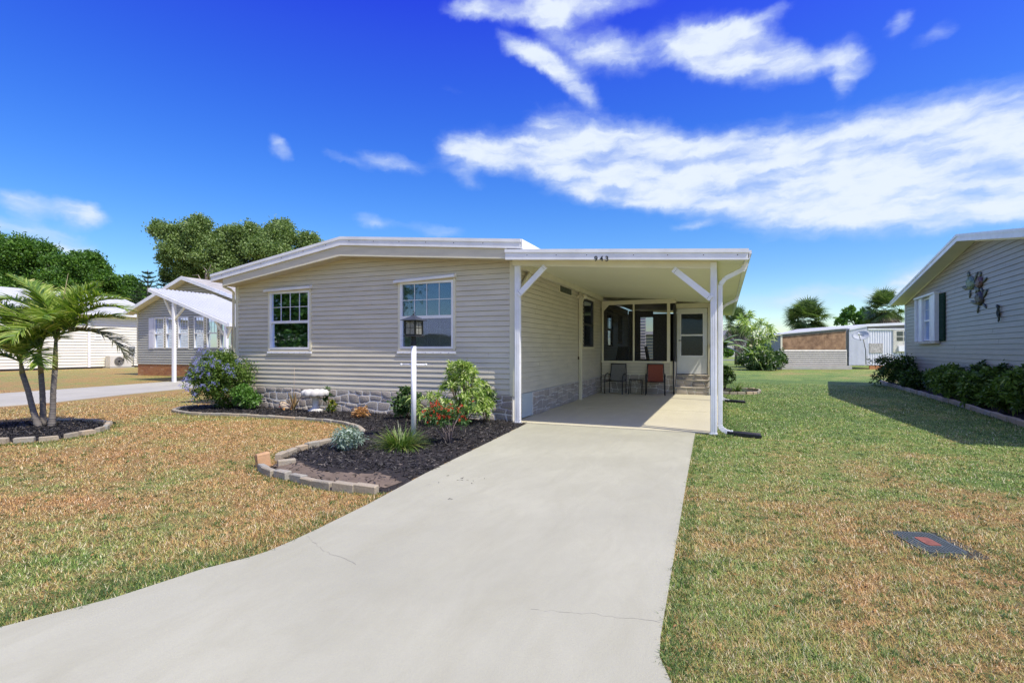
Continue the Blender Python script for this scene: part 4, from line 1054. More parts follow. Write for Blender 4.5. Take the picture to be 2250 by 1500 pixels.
for dy in (-.1, .12):
    mb = MB(); mb.tube([(-42.42, 26.3 + dy, 1.05), (-42.42, 26.3 + dy, .1)], .03, 6); mb.build('conduit', MATS['meter_grey'], em)

# ------------------------------------------------------------------ old trailer and boarded shed at the back
def VW(px_l, d):  # placeholder
    pass
U = (math.cos(R_(22.1)), math.sin(R_(22.1)))
TW = Wall(3.70, 40.86, U[0], U[1])
bs = thing('boarded_shed', 'low shed with weathered plywood over grey lap siding, behind the lawn', 'shed', (6.0, 42, 0))
tp_ = [(0, .25), (4.58, .25), (4.58, 2.84), (0, 2.42)]
mb = MB(); TW.poly(mb, [(0, 0), (4.58, 0), (4.58, 2.80), (0, 2.40)], -.12, -.02); fwl = mb.build('front_wall', MATS['sheathing'], bs)
boards(fwl, TW, [(0, .28), (4.58, .28), (4.58, 1.36), (0, 1.36)], .28, .135, M('white_grey_board', (.40, .385, .33), .5, .08), out=.07, slotw=.02)
PLY = M('weathered_plywood', (.22, .12, .065), .85, .35, 2.2, .4, 20, col2=(.34, .21, .12))
for a0, a1 in ((.10, 3.02), (3.03, 4.52)):
    mb = MB(); TW.poly(mb, [(a0, 1.38), (a1, 1.38), (a1, 2.28 + a1 * .09), (a0, 2.28 + a0 * .09)], -.015, .015); mb.build('plywood_sheet', PLY, fwl)
mb = MB(); TW.poly(mb, [(0, 2.27), (4.58, 2.69), (4.58, 2.84), (0, 2.42)], -.015, .03); mb.build('header_board', M('grey_header', (.20, .20, .19), .8, .2, 5), bs)
mb = MB(); TW.box(mb, -.04, .08, -.02, .05, 0, 2.4); mb.build('corner_post', CREAM, bs)
mb = MB(); TW.poly(mb, [(-.15, 2.42), (4.6, 2.86), (4.6, 2.93), (-.15, 2.49)], -.2, .15); mb.build('roof_edge', ROOFW, bs)
mb = MB(); TW.poly(mb, [(-.1, 2.42), (4.6, 2.85), (4.6, 2.9), (-.1, 2.47)], -5, -.2); mb.build('roof', ROOFW, bs)
mb = MB(); TW.box(mb, -.35, 4.5, .05, .75, 0, .24); bevel(mb.build('deck_ledge', M('concrete_ledge', (.42, .41, .37), .8, .1), bs), .02)
ESW = Wall(3.70, 40.86, -.12, 1, flip=True)
mb = MB(); ESW.box(mb, .05, 6, -.1, -.02, 0, 2.4); esw = mb.build('side_wall', MATS['sheathing'], bs)
boards(esw, ESW, [(.05, .1), (6, .1), (6, 2.35), (.05, 2.40)], .1, .135, M('blue_grey_board', (.40, .46, .46), .5, .08), out=.03)
tr_ = thing('old_trailer', 'old white corrugated metal trailer partly hidden by the taupe house', 'trailer', (9.5, 43.2, 0))
OW = Wall(8.13, 42.7, U[0], U[1])
op = [(0, .25), (4.6, .25), (4.6, 3.25), (1.25, 3.10), (0, 2.80)]
mb = MB(); OW.poly(mb, op, -.15, -.05); ow = mb.build('end_wall', MATS['sheathing'], tr_)
CORR = M('white_corrugated_metal', (.74, .75, .80), .45, .08, 1.5)
a = 0.0
k = 0
while a < 4.5:
    w = .085 if a < 1.2 else .17
    zt = 2.78 + min(a, 1.25) * .2 if a < 1.2 else 2.82
    q = MB(); P = []
    for x, o in ((0, 0), (w * .2, .03), (w * .5, .045), (w * .8, .03), (w, 0)):
        P += [OW.p(a + x, -.045 + o, .28), OW.p(a + x, -.045 + o, zt)]
    q.add(P, [(2 * i, 2 * i + 2, 2 * i + 3, 2 * i + 1) for i in range(4)], True); q.build('corrugation', CORR, ow)
    a += w; k += 1
mb = MB(); OW.poly(mb, [(0, 2.72), (1.25, 2.98), (4.6, 3.12), (4.6, 3.30), (1.25, 3.16), (0, 2.86)], -.04, .05); mb.build('cornice', CORR, tr_)
mb = MB(); OW.box(mb, 1.3, 4.6, .0, .06, 2.76, 2.84); mb.build('rain_rail', WHITE, tr_)
mb = MB(); OW.poly(mb, [(0, 2.8), (1.25, 3.1), (4.6, 3.25), (4.6, 3.3), (1.25, 3.15), (0, 2.85)], -9, -.05); mb.build('roof', ROOFW, tr_)
mb = MB(); OW.box(mb, 0, .06, -9, -.05, .2, 2.8); mb.build('side_wall', CORR, tr_)
mb = MB(); OW.box(mb, 1.45, 4.5, -.1, -.03, 0, .25); mb.build('brick_footing', BRICK, tr_)
mb = MB(); OW.box(mb, 1.4, 2.35, -.01, .03, 1.15, 1.82); mb.build('patch_board', M('peeling_board', (.45, .43, .40), .9, .4, 9), tr_)
jw = MB(); OW.box(jw, 3.05, 4.5, -.0, .06, 1.2, 2.72); jw = jw.build('window', M('peeling_frame', (.60, .58, .50), .8, .2, 9), tr_)
for j, (z0, z1) in enumerate(((2.32, 2.64), (1.98, 2.26), (1.68, 1.92))):
    for a0, a1 in ((3.28, 3.72), (3.78, 4.2)):
        q = MB(); OW.box(q, a0, a1, .061, .067, z0, z1); q.build('pane', GLASSD if j < 2 else MATS['peeling_frame'], jw)
q = MB(); OW.box(q, 3.35, 4.3, .061, .2, 1.25, 1.62); q.build('window_unit', WHITE, jw)
ds = thing('satellite_dish', 'grey satellite dish on a bent mast in front of the white trailer', 'satellite dish', (8.34, 39.0, 0.45))
dc = Vector((8.07, 38.9, 2.24)); ax = Vector((-.35, -.75, .55)).normalized(); s1 = ax.cross(Vector((0, 0, 1))).normalized(); s2 = s1.cross(ax)
mb = MB(); P = []; n = 20
for r, h in ((0.02, 0), (.2, .02), (.38, .07), (.5, .13)):
    for k in range(n):
        t = 2 * math.pi * k / n; P.append(dc + s1 * r * 1.0 * math.cos(t) + s2 * r * .75 * math.sin(t) + ax * h)
mb.add(P, [(i * n + k, i * n + (k + 1) % n, (i + 1) * n + (k + 1) % n, (i + 1) * n + k) for i in range(3) for k in range(n)], True)
o = mb.build('reflector', M('dish_grey', (.50, .53, .53), .5, .08), ds); sd = o.modifiers.new('thick', 'SOLIDIFY'); sd.thickness = .015
mb = MB(); mb.tube([(8.34, 39.0, 0.45), (8.32, 38.99, 1.31), (8.18, 38.94, 2.03)], .03, 6); mb.build('mast', MATS['meter_grey'], ds)
mb = MB(); mb.bar(dc - s2 * .35, dc - s2 * .25 + ax * .55, .03, .03); mb.build('feed_arm', MATS['meter_grey'], ds)
mb = MB(); mb.tube([dc - s2 * .25 + ax * .5, dc - s2 * .22 + ax * .62], .05, 8); mb.build('receiver', WHITE, ds)
# pale house and low fence far off between the carport and the bushes
fh_ = thing('far_house', 'small pale house seen far off beyond the carport post', 'house', (1.76, 108.94, 0))
q0 = (-1.18, 102.05, 0.07); q1 = (3.81, 104.08, 0.07)
FH = Wall(q0[0], q0[1], q1[0] - q0[0], q1[1] - q0[1])
mb = MB(); FH.box(mb, 0, 5.4, -6, 0, 0, 3.2); mb.build('wall', M('far_cream', (.50, .50, .46), .8), fh_)
mb = MB(); FH.poly(mb, [(-.5, 3.0), (6, 3.0), (3, 5.0)], -6.5, .4); mb.build('roof', M('far_roof', (.24, .24, .23), .9), fh_)
for a in (1.0, 3.2):
    q = MB(); FH.box(q, a, a + .9, .01, .05, 1.2, 2.3); q.build('window', GLASSD, fh_)

# ------------------------------------------------------------------ edging blocks
def smooth_line(pts, n=200):
    P = [np.array(p, float) for p in pts]; out = []
    for i in range(len(P) - 1):
        p0 = P[max(0, i - 1)]; p1 = P[i]; p2 = P[i + 1]; p3 = P[min(len(P) - 1, i + 2)]
        for t in np.linspace(0, 1, 30, endpoint=False):
            out.append(.5 * ((2 * p1) + (-p0 + p2) * t + (2 * p0 - 5 * p1 + 4 * p2 - p3) * t * t + (-p0 + 3 * p1 - 3 * p2 + p3) * t ** 3))
    out.append(P[-1]); return np.array(out)
def block_mesh(L, W, H, seed=0):
    rd = random.Random(seed); m = MB(world=False); c = .010
    j = lambda: rd.uniform(-.004, .004)
    vs = []
    for z, i in ((0, 0), (H - c, 0), (H, c)):
        for sx, sy in ((-1, -1), (1, -1), (1, 1), (-1, 1)): vs.append((sx * (L / 2 - i) + j(), sy * (W / 2 - i) + j(), z + (j() if z else 0)))
    m.add(vs, [(0, 1, 5, 4), (1, 2, 6, 5), (2, 3, 7, 6), (3, 0, 4, 7), (4, 5, 9, 8), (5, 6, 10, 9), (6, 7, 11, 10), (7, 4, 8, 11), (8, 9, 10, 11)])
    me = bpy.data.meshes.new('block'); me.from_pydata(m.v, [], m.f); me.materials.append(PAVER); me.update(); return me
BLK = [block_mesh(L, .078, .11, s) for s, L in enumerate((.235, .225, .20, .24, .215))]
def edging(root, pts, H, step=.235, wob=.012, sink=.0):
    P = smooth_line(pts); d = np.r_[0, np.cumsum(np.hypot(*np.diff(P, axis=0).T))]; s = step / 2; rd = random.Random(len(pts) * 3 + 1)
    off = OFF[root.name]
    while s < d[-1]:
        x = np.interp(s, d, P[:, 0]); y = np.interp(s, d, P[:, 1]); x2 = np.interp(s + .05, d, P[:, 0]); y2 = np.interp(s + .05, d, P[:, 1])
        if s + .05 > d[-1]: x2, y2 = x, y; x1 = np.interp(s - .05, d, P[:, 0]); y1 = np.interp(s - .05, d, P[:, 1]); an = math.atan2(y - y1, x - x1)
        else: an = math.atan2(y2 - y, x2 - x)
        o = link('block', rd.choice(BLK), root, (x - off.x + rd.uniform(-wob, wob), y - off.y + rd.uniform(-wob, wob), H - .115 + rd.uniform(-.008, .008)))
        o.rotation_euler = (rd.uniform(-.05, .05), rd.uniform(-.03, .03), an + rd.uniform(-.05, .05))
        s += step + rd.uniform(-.004, .014)
e1 = thing('block_edging', 'long curved row of concrete blocks along the mulch bed under the windows', 'edging', (-8, 8, 0))
edging(e1, [(-11.55, 9.25), (-11.80, 8.8), (-11.72, 8.35), (-11.3, 7.93), (-10.4, 7.75), (-9.9, 7.86), (-9.0, 7.96), (-8.0, 7.98), (-7.27, 8.0), (-6.6, 7.84), (-6.1, 7.56), (-5.65, 7.2), (-5.42, 6.80)], .062)
e2 = thing('block_edging', 'short row of blocks behind the silvery plant on the lawn side of the bed', 'edging', (-5.3, 5.7, 0))
edging(e2, [(-5.30, 6.35), (-5.38, 6.0), (-5.38, 5.6), (-5.28, 5.2), (-5.20, 5.0)], .095)
e3 = thing('block_edging', 'stepped row of tan blocks at the near tip of the mulch bed beside the driveway', 'edging', (-4, 4.3, 0))
edging(e3, [(-4.98, 4.52), (-4.66, 4.36), (-4.16, 4.24), (-3.59, 4.14), (-3.12, 4.16)], .088, wob=.022)
for nm, (x, y, z, r), lb in (('a', (-4.80, 4.72, -.01, (.06, .0, 1.0)), 'single concrete block turned askew at the tip of the bed'), ('b', (-5.10, 4.66, .0, (0.0, -.1, 1.2)), 'orange-topped loose block standing at the outer tip of the bed')):
    o = link('loose_block', BLK[2], None, (x, y, z)); o.rotation_euler = r; tag(o, lb, 'block')
    if nm == 'b':
        me = BLK[2].copy(); me.materials.clear(); me.materials.append(M('orange_block', (.55, .33, .17), .8, .15, 12, .4, 60)); o.data = me; o.scale = (.75, 1.1, 1.5)
e4 = thing('block_edging', 'ring of tan blocks round the palm bed on the left lawn', 'edging', (-10.5, 5, 0))
edging(e4, [(-11.5, 4.08), (-10.7, 3.93), (-9.95, 4.30), (-9.66, 4.55), (-9.50, 4.80), (-9.62, 5.15), (-9.78, 5.55), (-10.42, 6.06), (-10.9, 6.16), (-11.5, 6.08), (-12.2, 5.75)], .085, step=.30)
e5 = thing('block_edging', 'low kerb of grey blocks along the shrubs by the taupe house', 'edging', (5.6, 18, 0))
edging(e5, [(6.9, 26.3), (6.4, 26.2), (5.98, 25.5), (5.75, 22), (5.5, 18), (5.28, 15), (5.0, 11.5), (4.9, 9.5)], .10, step=.42)
for o in e5.children: o.scale = (1.75, 1.1, 1.1)
SB = [(-.3, 17.55), (.3, 17.6), (.85, 17.95), (1.02, 18.6), (.95, 19.3), (.4, 19.7), (-.3, 19.7)]
mound('side_mulch_bed', SB, .05, MULCHG)
e6 = thing('block_edging', 'pale curved kerb of the small bed beyond the carport post', 'edging', (.4, 18.5, 0))
edging(e6, [(-.3, 17.5), (.3, 17.52), (.88, 17.88), (1.08, 18.6), (1.0, 19.35), (.4, 19.75)], .085)
SH = [(6.1, 26.0), (5.95, 22), (5.7, 18), (5.48, 15), (5.2, 11.5), (5.1, 9.5), (6.0, 9.5), (6.6, 26.0)]
mound('shrub_mulch_bed', SH, .06, MULCHG, .15)

# ------------------------------------------------------------------ things on and round the bed
lamp = thing('lamp_post', 'white round lamp post with crossbar and bronze lantern in the mulch bed', 'lamp post', (-4.25, 6.60, 0))
lx, ly = -4.25, 6.60
mb = MB(); mb.tube([(lx, ly, 0), (lx, ly, 1.467)], .039, 20); mb.build('post', WHITE, lamp)
ca, sa = math.cos(R_(14)), math.sin(R_(14))
mb = MB(); mb.tube([(lx - .185 * ca, ly - .185 * sa, 1.172), (lx + .185 * ca, ly + .185 * sa, 1.172)], .011, 8)
for s in (-1, 1): mb.lathe([(0, -.019), (.014, -.014), (.019, 0), (.014, .014), (0, .019)], (lx + s * .19 * ca, ly + s * .19 * sa, 1.172), 10)
mb.build('crossbar', WHITE, lamp)
BRZ = M('dark_bronze_lantern', (.028, .03, .025), .5, .3, 30, .2, 60, metal=.5)
LROOF = M('lantern_roof', (.06, .07, .075), .5, .2, 10, .1, 60, metal=.3)
def sq(mb, hw, z0, z1, hw2=None, rot=R_(-2)):
    hw2 = hw if hw2 is None else hw2; P = []
    for h, z in ((hw, z0), (hw2, z1)):
        for k in range(4):
            t = rot + math.pi / 4 + k * math.pi / 2; P.append((lx + h * 1.414 * math.cos(t), ly + h * 1.414 * math.sin(t), z))
    return mb.add(P, [(3, 2, 1, 0), (4, 5, 6, 7), (0, 1, 5, 4), (1, 2, 6, 5), (2, 3, 7, 6), (3, 0, 4, 7)])
mb = MB(); mb.lathe([(.044, 1.45), (.044, 1.50), (.036, 1.51), (.042, 1.54), (.032, 1.565), (.036, 1.585)], (lx, ly, 0), 14); mb.build('socket', BRZ, lamp)
mb = MB(); sq(mb, .115, 1.585, 1.605, .105); sq(mb, .085, 1.605, 1.62); mb.build('base_plate', BRZ, lamp)
rotL = R_(-2)
def lant(u, v, z):  # lantern frame coordinates
    return (lx + u * math.cos(rotL) - v * math.sin(rotL), ly + u * math.sin(rotL) + v * math.cos(rotL), z)
for k in range(4):
    t = rotL + math.pi / 4 + k * math.pi / 2; h = .090 * 1.414; mb = MB(); c = (lx + h * math.cos(t), ly + h * math.sin(t)); mb.bar((c[0], c[1], 1.62), (c[0], c[1], 1.815), .022, .022, (1, 0, 0)); mb.build('corner_bar', BRZ, lamp)
    t2 = rotL + k * math.pi / 2; nx, ny = math.cos(t2), math.sin(t2); ux, uy = -ny, nx; h = .084; c = (lx + nx * h, ly + ny * h)
    mb = MB(); mb.prism([(c[0] - ux * .078, c[1] - uy * .078, 1.622), (c[0] + ux * .078, c[1] + uy * .078, 1.622), (c[0] + ux * .078, c[1] + uy * .078, 1.81), (c[0] - ux * .078, c[1] - uy * .078, 1.81)], (nx * .003, ny * .003, 0)); g = mb.build('glass_panel', FROST, lamp)
    c = (lx + nx * .090, ly + ny * .090)
    mb = MB(); mb.bar((c[0], c[1], 1.622), (c[0], c[1], 1.81), .005, .005, (1, 0, 0)); mb.bar((c[0] - ux * .078, c[1] - uy * .078, 1.715), (c[0] + ux * .078, c[1] + uy * .078, 1.715), .005, .005)
    mb.tube([(c[0] + ux * .07 * math.cos(q), c[1] + uy * .07 * math.cos(q), 1.765 + .04 * math.sin(q)) for q in np.linspace(0, math.pi, 9)], .003, 5); mb.build('lattice', BRZ, g)
mb = MB(); sq(mb, .10, 1.812, 1.824, .10); mb.build('top_plate', BRZ, lamp)
mb = MB(); sq(mb, .142, 1.822, 1.832, .138); sq(mb, .136, 1.832, 1.885, .035); sq(mb, .035, 1.885, 1.905, .016); mb.build('lantern_roof', LROOF, lamp)
mb = MB(); mb.lathe([(.018, 1.893), (.012, 1.905), (.018, 1.915), (.004, 1.93)], (lx, ly, 0), 8); mb.tube([(lx, ly, 1.92), (lx + .02, ly, 1.935), (lx + .012, ly, 1.952), (lx - .012, ly, 1.945), (lx - .005, ly, 1.97)], .0035, 5); mb.build('finial', BRZ, lamp)

bbx, bby = -8.21, 8.88
bbt = thing('bird_bath', 'white scallop-shell bird bath on a pedestal before the stone skirting', 'bird bath', (bbx, bby, .03))
CON = M('white_cast_stone', (.62, .61, .57), .75, .08, 12, .3, 60)
mb = MB(); mb.lathe([(.15, .03), (.155, .055), (.135, .075), (.12, .10), (.08, .125), (.066, .16), (.064, .22), (.07, .30), (.085, .36), (.10, .385)], (bbx, bby, 0), 18); mb.build('pedestal', CON, bbt)
for k in range(14):
    t = 2 * math.pi * k / 14; m = MB(); m.lathe([(0, -.02), (.03, -.018), (.036, 0), (.02, .02), (0, .022)], (bbx + .125 * math.cos(t), bby + .125 * math.sin(t), .075), 8); m.build('scroll', CON, bbt)
mb = MB(); n = 56; P = []
for r, z, am in ((.05, .385, 0), (.15, .40, .2), (.22, .405, .8), (.27, .41, 1), (.292, .435, 1.1), (.285, .47, 1.2), (.25, .505, 1), (.20, .51, .8), (.13, .49, .5), (.02, .47, 0)):
    for k in range(n):
        t = 2 * math.pi * k / n; s = abs(math.sin(t * 5.5 if False else t * 5)) ** .6; P.append((bbx + (r * (.90 + .10 * s * am)) * math.cos(t), bby + (r * (.90 + .10 * s * am)) * math.sin(t), z + (.020 * am * s if z > .45 else -.022 * am * s)))
mb.add(P, [(i * n + k, i * n + (k + 1) % n, (i + 1) * n + (k + 1) % n, (i + 1) * n + k) for i in range(9) for k in range(n)], True); mb.build('shell_bowl', CON, bbt)

fx, fy = -9.15, 8.95
fo = thing('fish_ornament', 'small cream ceramic fish with brown spots and orange tail lying on the mulch', 'garden ornament', (fx, fy, .03))
m_ = bpy.data.materials.new('spotted_ceramic'); m_.use_nodes = True; t_ = NT(m_.node_tree); b_ = m_.node_tree.nodes['Principled BSDF']
vo = t_.n('ShaderNodeTexVoronoi'); vo.inputs['Scale'].default_value = 16; tcx = t_.n('ShaderNodeTexCoord'); m_.node_tree.links.new(tcx.outputs['Object'], vo.inputs['Vector'])
t_.put(b_.inputs['Base Color'], t_.mix(t_.mr(vo.outputs['Distance'], .22, .3), (.16, .07, .03), (.70, .55, .36))); b_.inputs['Roughness'].default_value = .35
mb = MB(); n = 14; P = []
prof = [(-.155, .012), (-.14, .05), (-.09, .082), (-.02, .095), (.06, .08), (.12, .045), (.15, .022)]
for x, r in prof:
    for k in range(n):
        t = 2 * math.pi * k / n; P.append((fx + x, fy + r * .75 * math.cos(t), .115 - x * .25 + r * math.sin(t)))
mb.add(P, [(i * n + k, i * n + (k + 1) % n, (i + 1) * n + (k + 1) % n, (i + 1) * n + k) for i in range(len(prof) - 1) for k in range(n)] + [tuple(range(n)), tuple((len(prof) - 1) * n + k for k in range(n))[::-1]], True); mb.build('body', m_, fo)
OC = M('orange_ceramic', (.62, .32, .10), .4, .15, 20)
for s in (1, -1):
    mb = MB(); mb.prism([(fx + .14, fy, .08), (fx + .26, fy - .02, .08 + .09 * s), (fx + .20, fy - .03, .08 + .01 * s)], (0, .025, 0)); mb.build('tail_fin', OC, fo)
mb = MB(); mb.prism([(fx - .02, fy - .07, .07), (fx + .08, fy - .10, .03), (fx + .06, fy - .07, .09)], (0, .015, 0)); mb.build('side_fin', OC, fo)
for dy in (-.045,):
    mb = MB(); mb.lathe([(0, -.014), (.012, -.008), (.015, 0), (.012, .008), (0, .014)], (fx - .10, fy + dy - .005, .17), 8); mb.build('eye', BLACKM, fo)
mb = MB(); mb.tube([(fx - .15, fy - .01, .125), (fx - .12, fy - .055, .105), (fx - .07, fy - .072, .11)], .007, 6); mb.build('mouth', M('red_lip', (.45, .08, .05), .4), fo)

# splash blocks, valve box
def splash(x, y, s, label):
    r = thing('splash_block', label, 'splash block', (x, y, 0)); P = []
    for (u, hw, z) in ((0, .06, .05), (0, .05, .035), (.15, .08, .028), (.36, .12, .018)): pass
    mb = MB(); nU = 8; prof = [(-1, .05), (-.86, .055), (-.75, .022), (0, .012), (.75, .022), (.86, .055), (1, .05), (1, .0), (-1, .0)]
    for i in range(nU + 1):
        u = i / nU; hw = .07 + .09 * u ** 1.3
        for (v, z) in prof: P.append((x + u * .50 * s, y + v * hw - .05 * u, max(.003, z * (1 - .35 * u)) + (.018 if z > 0 else 0)))
    n = len(prof); mb.add(P, [(i * n + k, i * n + (k + 1) % n, (i + 1) * n + (k + 1) % n, (i + 1) * n + k) for i in range(nU) for k in range(n)] + [tuple(range(n))[::-1], tuple(nU * n + k for k in range(n))]); mb.build('trough', M('black_plastic', (.02, .02, .024), .45, .2, 14, .1), r)
    for k in (-.3, .3):
        q = MB(); q.bar((x + .05, y + k * .1, .036), (x + .48 * s, y + k * .26 - .05, .032), .012, .012); q.build('ridge', MATS['black_plastic'], r)
splash(.05, 9.20, 1.0, 'black plastic splash block under the nearer downspout elbow'); splash(.02, 14.95, 1.0, 'black plastic splash block farther back beside the carport')
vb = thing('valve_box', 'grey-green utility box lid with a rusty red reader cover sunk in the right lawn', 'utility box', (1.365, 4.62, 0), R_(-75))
m = MB(world=False); 
def rr(hx, hy, r, z, n=5):
    P = []
    for cx, cy, a0 in ((hx - r, hy - r, 0), (-hx + r, hy - r, 90), (-hx + r, -hy + r, 180), (hx - r, -hy + r, 270)):
        for k in range(n): t = R_(a0 + 90 * k / (n - 1)); P.append((cx + r * math.cos(t), cy + r * math.sin(t), z))
    return P
VB = M('green_grey_plastic', (.085, .105, .10), .6, .15, 12, .2, 60)
m.prism(rr(.205, .145, .05, -.02), (0, 0, .032)); lid = m.build('lid', VB, vb); 
m = MB(world=False)
for i in range(16):
    for j in range(11):
        x = -.18 + i * .024; y = -.12 + j * .024
        if abs(x) < .095 and abs(y) < .062: continue
        m.box(x - .0085, x + .0085, y - .0085, y + .0085, .0122, .0155)
m.build('tread_pattern', VB, lid)
m = MB(world=False); m.prism(rr(.082, .048, .02, .0125), (0, 0, .004)); rc = m.build('reader_cover', M('rusty_cover', (.24, .085, .055), .75, .35, 30, .4, 80), lid)
m = MB(world=False); m.prism(rr(.27, .21, .08, -.05), (0.012, 0.03, .053)); m.build('shade_soil', M('dark_shade_soil', (.04, .045, .04), .9), vb)  # dark soil round the lid; the hole's shadow is put into its colour

# sling chairs and small table on the slab
def chair(x, y, rz, fab, label):
    t = thing('sling_chair', label, 'chair', (x, y, .02), rz)
    for s in (-1, 1):
        a = MB(world=False); a.tube([(s * .27, .18, .0), (s * .265, .20, .40), (s * .25, .26, .60), (s * .235, .30, .92)], .014, 8); a.build('back_leg', BLACKM, t)
        a = MB(world=False); a.tube([(s * .28, -.27, .0), (s * .28, -.26, .35), (s * .28, -.24, .52), (s * .28, -.16, .60), (s * .28, .0, .62), (s * .265, .22, .58)], .016, 8); a.build('front_leg_and_arm', BLACKM, t)
        a = MB(world=False); a.tube([(s * .24, -.26, .41), (s * .24, .0, .385), (s * .24, .20, .40)], .013, 8); a.build('seat_rail', BLACKM, t)
    for yy, zz in ((-.25, .40), (.22, .42), (.29, .915)):
        a = MB(world=False); a.tube([(-.25, yy, zz), (.25, yy, zz)], .012, 8); a.build('cross_bar', BLACKM, t)
    def cloth(path, nm):
        a = MB(world=False); P = []; nx = 8
        for (yy, zz) in path:
            for i in range(nx + 1): u = -1 + 2 * i / nx; P.append((u * .225, yy + .012 * (1 - u * u), zz - .015 * (1 - u * u)))
        n = nx + 1; a.add(P, [(j * n + i, j * n + i + 1, (j + 1) * n + i + 1, (j + 1) * n + i) for j in range(len(path) - 1) for i in range(nx)], True); a.build(nm, fab, t)
    cloth([(-.26, .40), (-.15, .385), (0, .375), (.12, .385), (.19, .42)], 'seat'); cloth([(.19, .42), (.22, .52), (.255, .66), (.28, .80), (.295, .92)], 'backrest')
    return t
FG = M('grey_sling_fabric', (.20, .20, .20), .7, .1, 30, .2, 200); FR = M('rust_sling_fabric', (.27, .065, .035), .7, .1, 30, .2, 200)
chair(-3.13, 16.36, R_(-6), FG, 'patio chair with grey sling fabric at the left on the carport slab')
chair(-1.93, 16.36, R_(6), FR, 'patio chair with rust-red sling back nearest the stone steps')
st = thing('side_table', 'small low dark metal table between the two patio chairs', 'table', (-2.52, 16.40, .02))
m = MB(world=False); m.box(-.21, .21, -.17, .17, .435, .455); bevel(m.build('top', BLACKM, st), .005)
for sx in (-1, 1):
    for sy in (-1, 1):
        m = MB(world=False); m.tube([(sx * .17, sy * .13, .435), (sx * .20, sy * .16, 0)], .012, 8); m.build('leg', BLACKM, st)
# dim furniture inside the porch
pt = thing('porch_table', 'dark round table just visible through the porch screen', 'table', (-2.9, 18.6, .60))
m = MB(world=False); m.lathe([(0, .70), (.5, .70), (.5, .73), (0, .73)], (0, 0, 0), 20, False); m.build('top', BLACKM, pt)
m = MB(world=False); m.tube([(0, 0, 0), (0, 0, .7)], .03, 8); m.lathe([(0, .0), (.22, .0), (.2, .03), (0, .04)], (0, 0, 0), 14); m.build('pedestal', BLACKM, pt)
for cx, cy, rz in ((-2.2, 18.5, 1.5), (-3.35, 17.9, -.4)):
    t = thing('porch_chair', 'dark wicker chair inside the porch, %s of the round table' % ('right' if cx > -3 else 'left'), 'chair', (cx, cy, .60), rz)
    m = MB(world=False); m.box(-.25, .25, -.25, .25, .38, .43); m.build('seat', BLACKM, t)
    m = MB(world=False); m.prism([(-.25, .22, .43), (.25, .22, .43), (.2, .3, .9), (-.2, .3, .9)], (0, .02, 0)); m.build('backrest', BLACKM, t)
    for sx in (-1, 1):
        for sy in (-1, 1): m = MB(world=False); m.tube([(sx * .23, sy * .23, 0), (sx * .23, sy * .23, .38)], .014, 6); m.build('leg', BLACKM, t)

# ------------------------------------------------------------------ foliage
L_OAK = leafmat('oak_leaf', [(0, (.07, .12, .035)), (.45, (.16, .25, .07)), (.8, (.28, .38, .12)), (1, (.46, .54, .24))])
L_TREE = leafmat('broad_leaf', [(0, (.03, .08, .012)), (.5, (.075, .18, .022)), (.85, (.16, .31, .04)), (1, (.26, .42, .08))])
L_PINE = leafmat('pine_needle', [(0, (.015, .04, .015)), (.6, (.035, .08, .03)), (1, (.07, .13, .05))], transl=.1)
L_PALM = leafmat('palm_leaf', [(0, (.06, .14, .015)), (.4, (.18, .30, .035)), (.7, (.42, .52, .10)), (1, (.74, .72, .26))], .38, .3)
L_DRYP = leafmat('faded_palm_leaf', [(0, (.10, .10, .05)), (.5, (.20, .21, .12)), (1, (.36, .34, .22))], .5, .3)
L_SABAL = leafmat('sabal_leaf', [(0, (.05, .10, .03)), (.5, (.13, .21, .055)), (.85, (.26, .34, .11)), (1, (.40, .38, .24))], .4, .25)
L_DEAD = leafmat('dead_frond', [(0, (.12, .09, .07)), (1, (.30, .24, .19))], .8, .1)
L_PLUM = leafmat('plumbago_leaf', [(0, (.04, .085, .015)), (.5, (.11, .20, .03)), (.85, (.22, .33, .06)), (1, (.36, .44, .12))])
L_LIGHT = leafmat('light_green_leaf', [(0, (.05, .13, .02)), (.6, (.12, .26, .04)), (1, (.24, .40, .10))])
L_VAR = leafmat('variegated_leaf', [(0, (.10, .20, .03)), (.3, (.26, .40, .07)), (.6, (.50, .62, .18)), (1, (.78, .82, .44))], .42, .35)
L_HIB = leafmat('dull_green_leaf', [(0, (.035, .08, .02)), (.6, (.08, .16, .04)), (1, (.24, .30, .14))])
L_SILV = leafmat('silver_leaf', [(0, (.16, .24, .18)), (.6, (.34, .44, .36)), (1, (.60, .66, .58))])
L_LIRI = leafmat('strap_leaf', [(0, (.05, .10, .02)), (.5, (.12, .22, .035)), (.9, (.28, .36, .09)), (1, (.45, .33, .14))], .35, .25)
L_EUPH = leafmat('euphorbia_leaf', [(0, (.03, .08, .02)), (.6, (.07, .17, .035)), (1, (.20, .26, .08))])
L_TI = leafmat('croton_leaf', [(0, (.04, .09, .015)), (.5, (.16, .22, .03)), (.85, (.45, .42, .06)), (1, (.35, .12, .05))])
L_ORNG = leafmat('dried_orange_leaf', [(0, (.30, .13, .05)), (.6, (.52, .28, .10)), (1, (.66, .46, .22))])
L_SHRUB = leafmat('shrub_leaf', [(0, (.018, .045, .010)), (.5, (.045, .10, .016)), (.85, (.11, .20, .03)), (1, (.22, .33, .06))])
F_BLUE = leafmat('blue_petal', [(0, (.22, .24, .72)), (.6, (.36, .38, .85)), (1, (.66, .66, .92))], .6, .25)
F_RED = leafmat('red_petal', [(0, (.55, .02, .01)), (.6, (.78, .05, .02)), (1, (.85, .14, .05))], .5, .2)
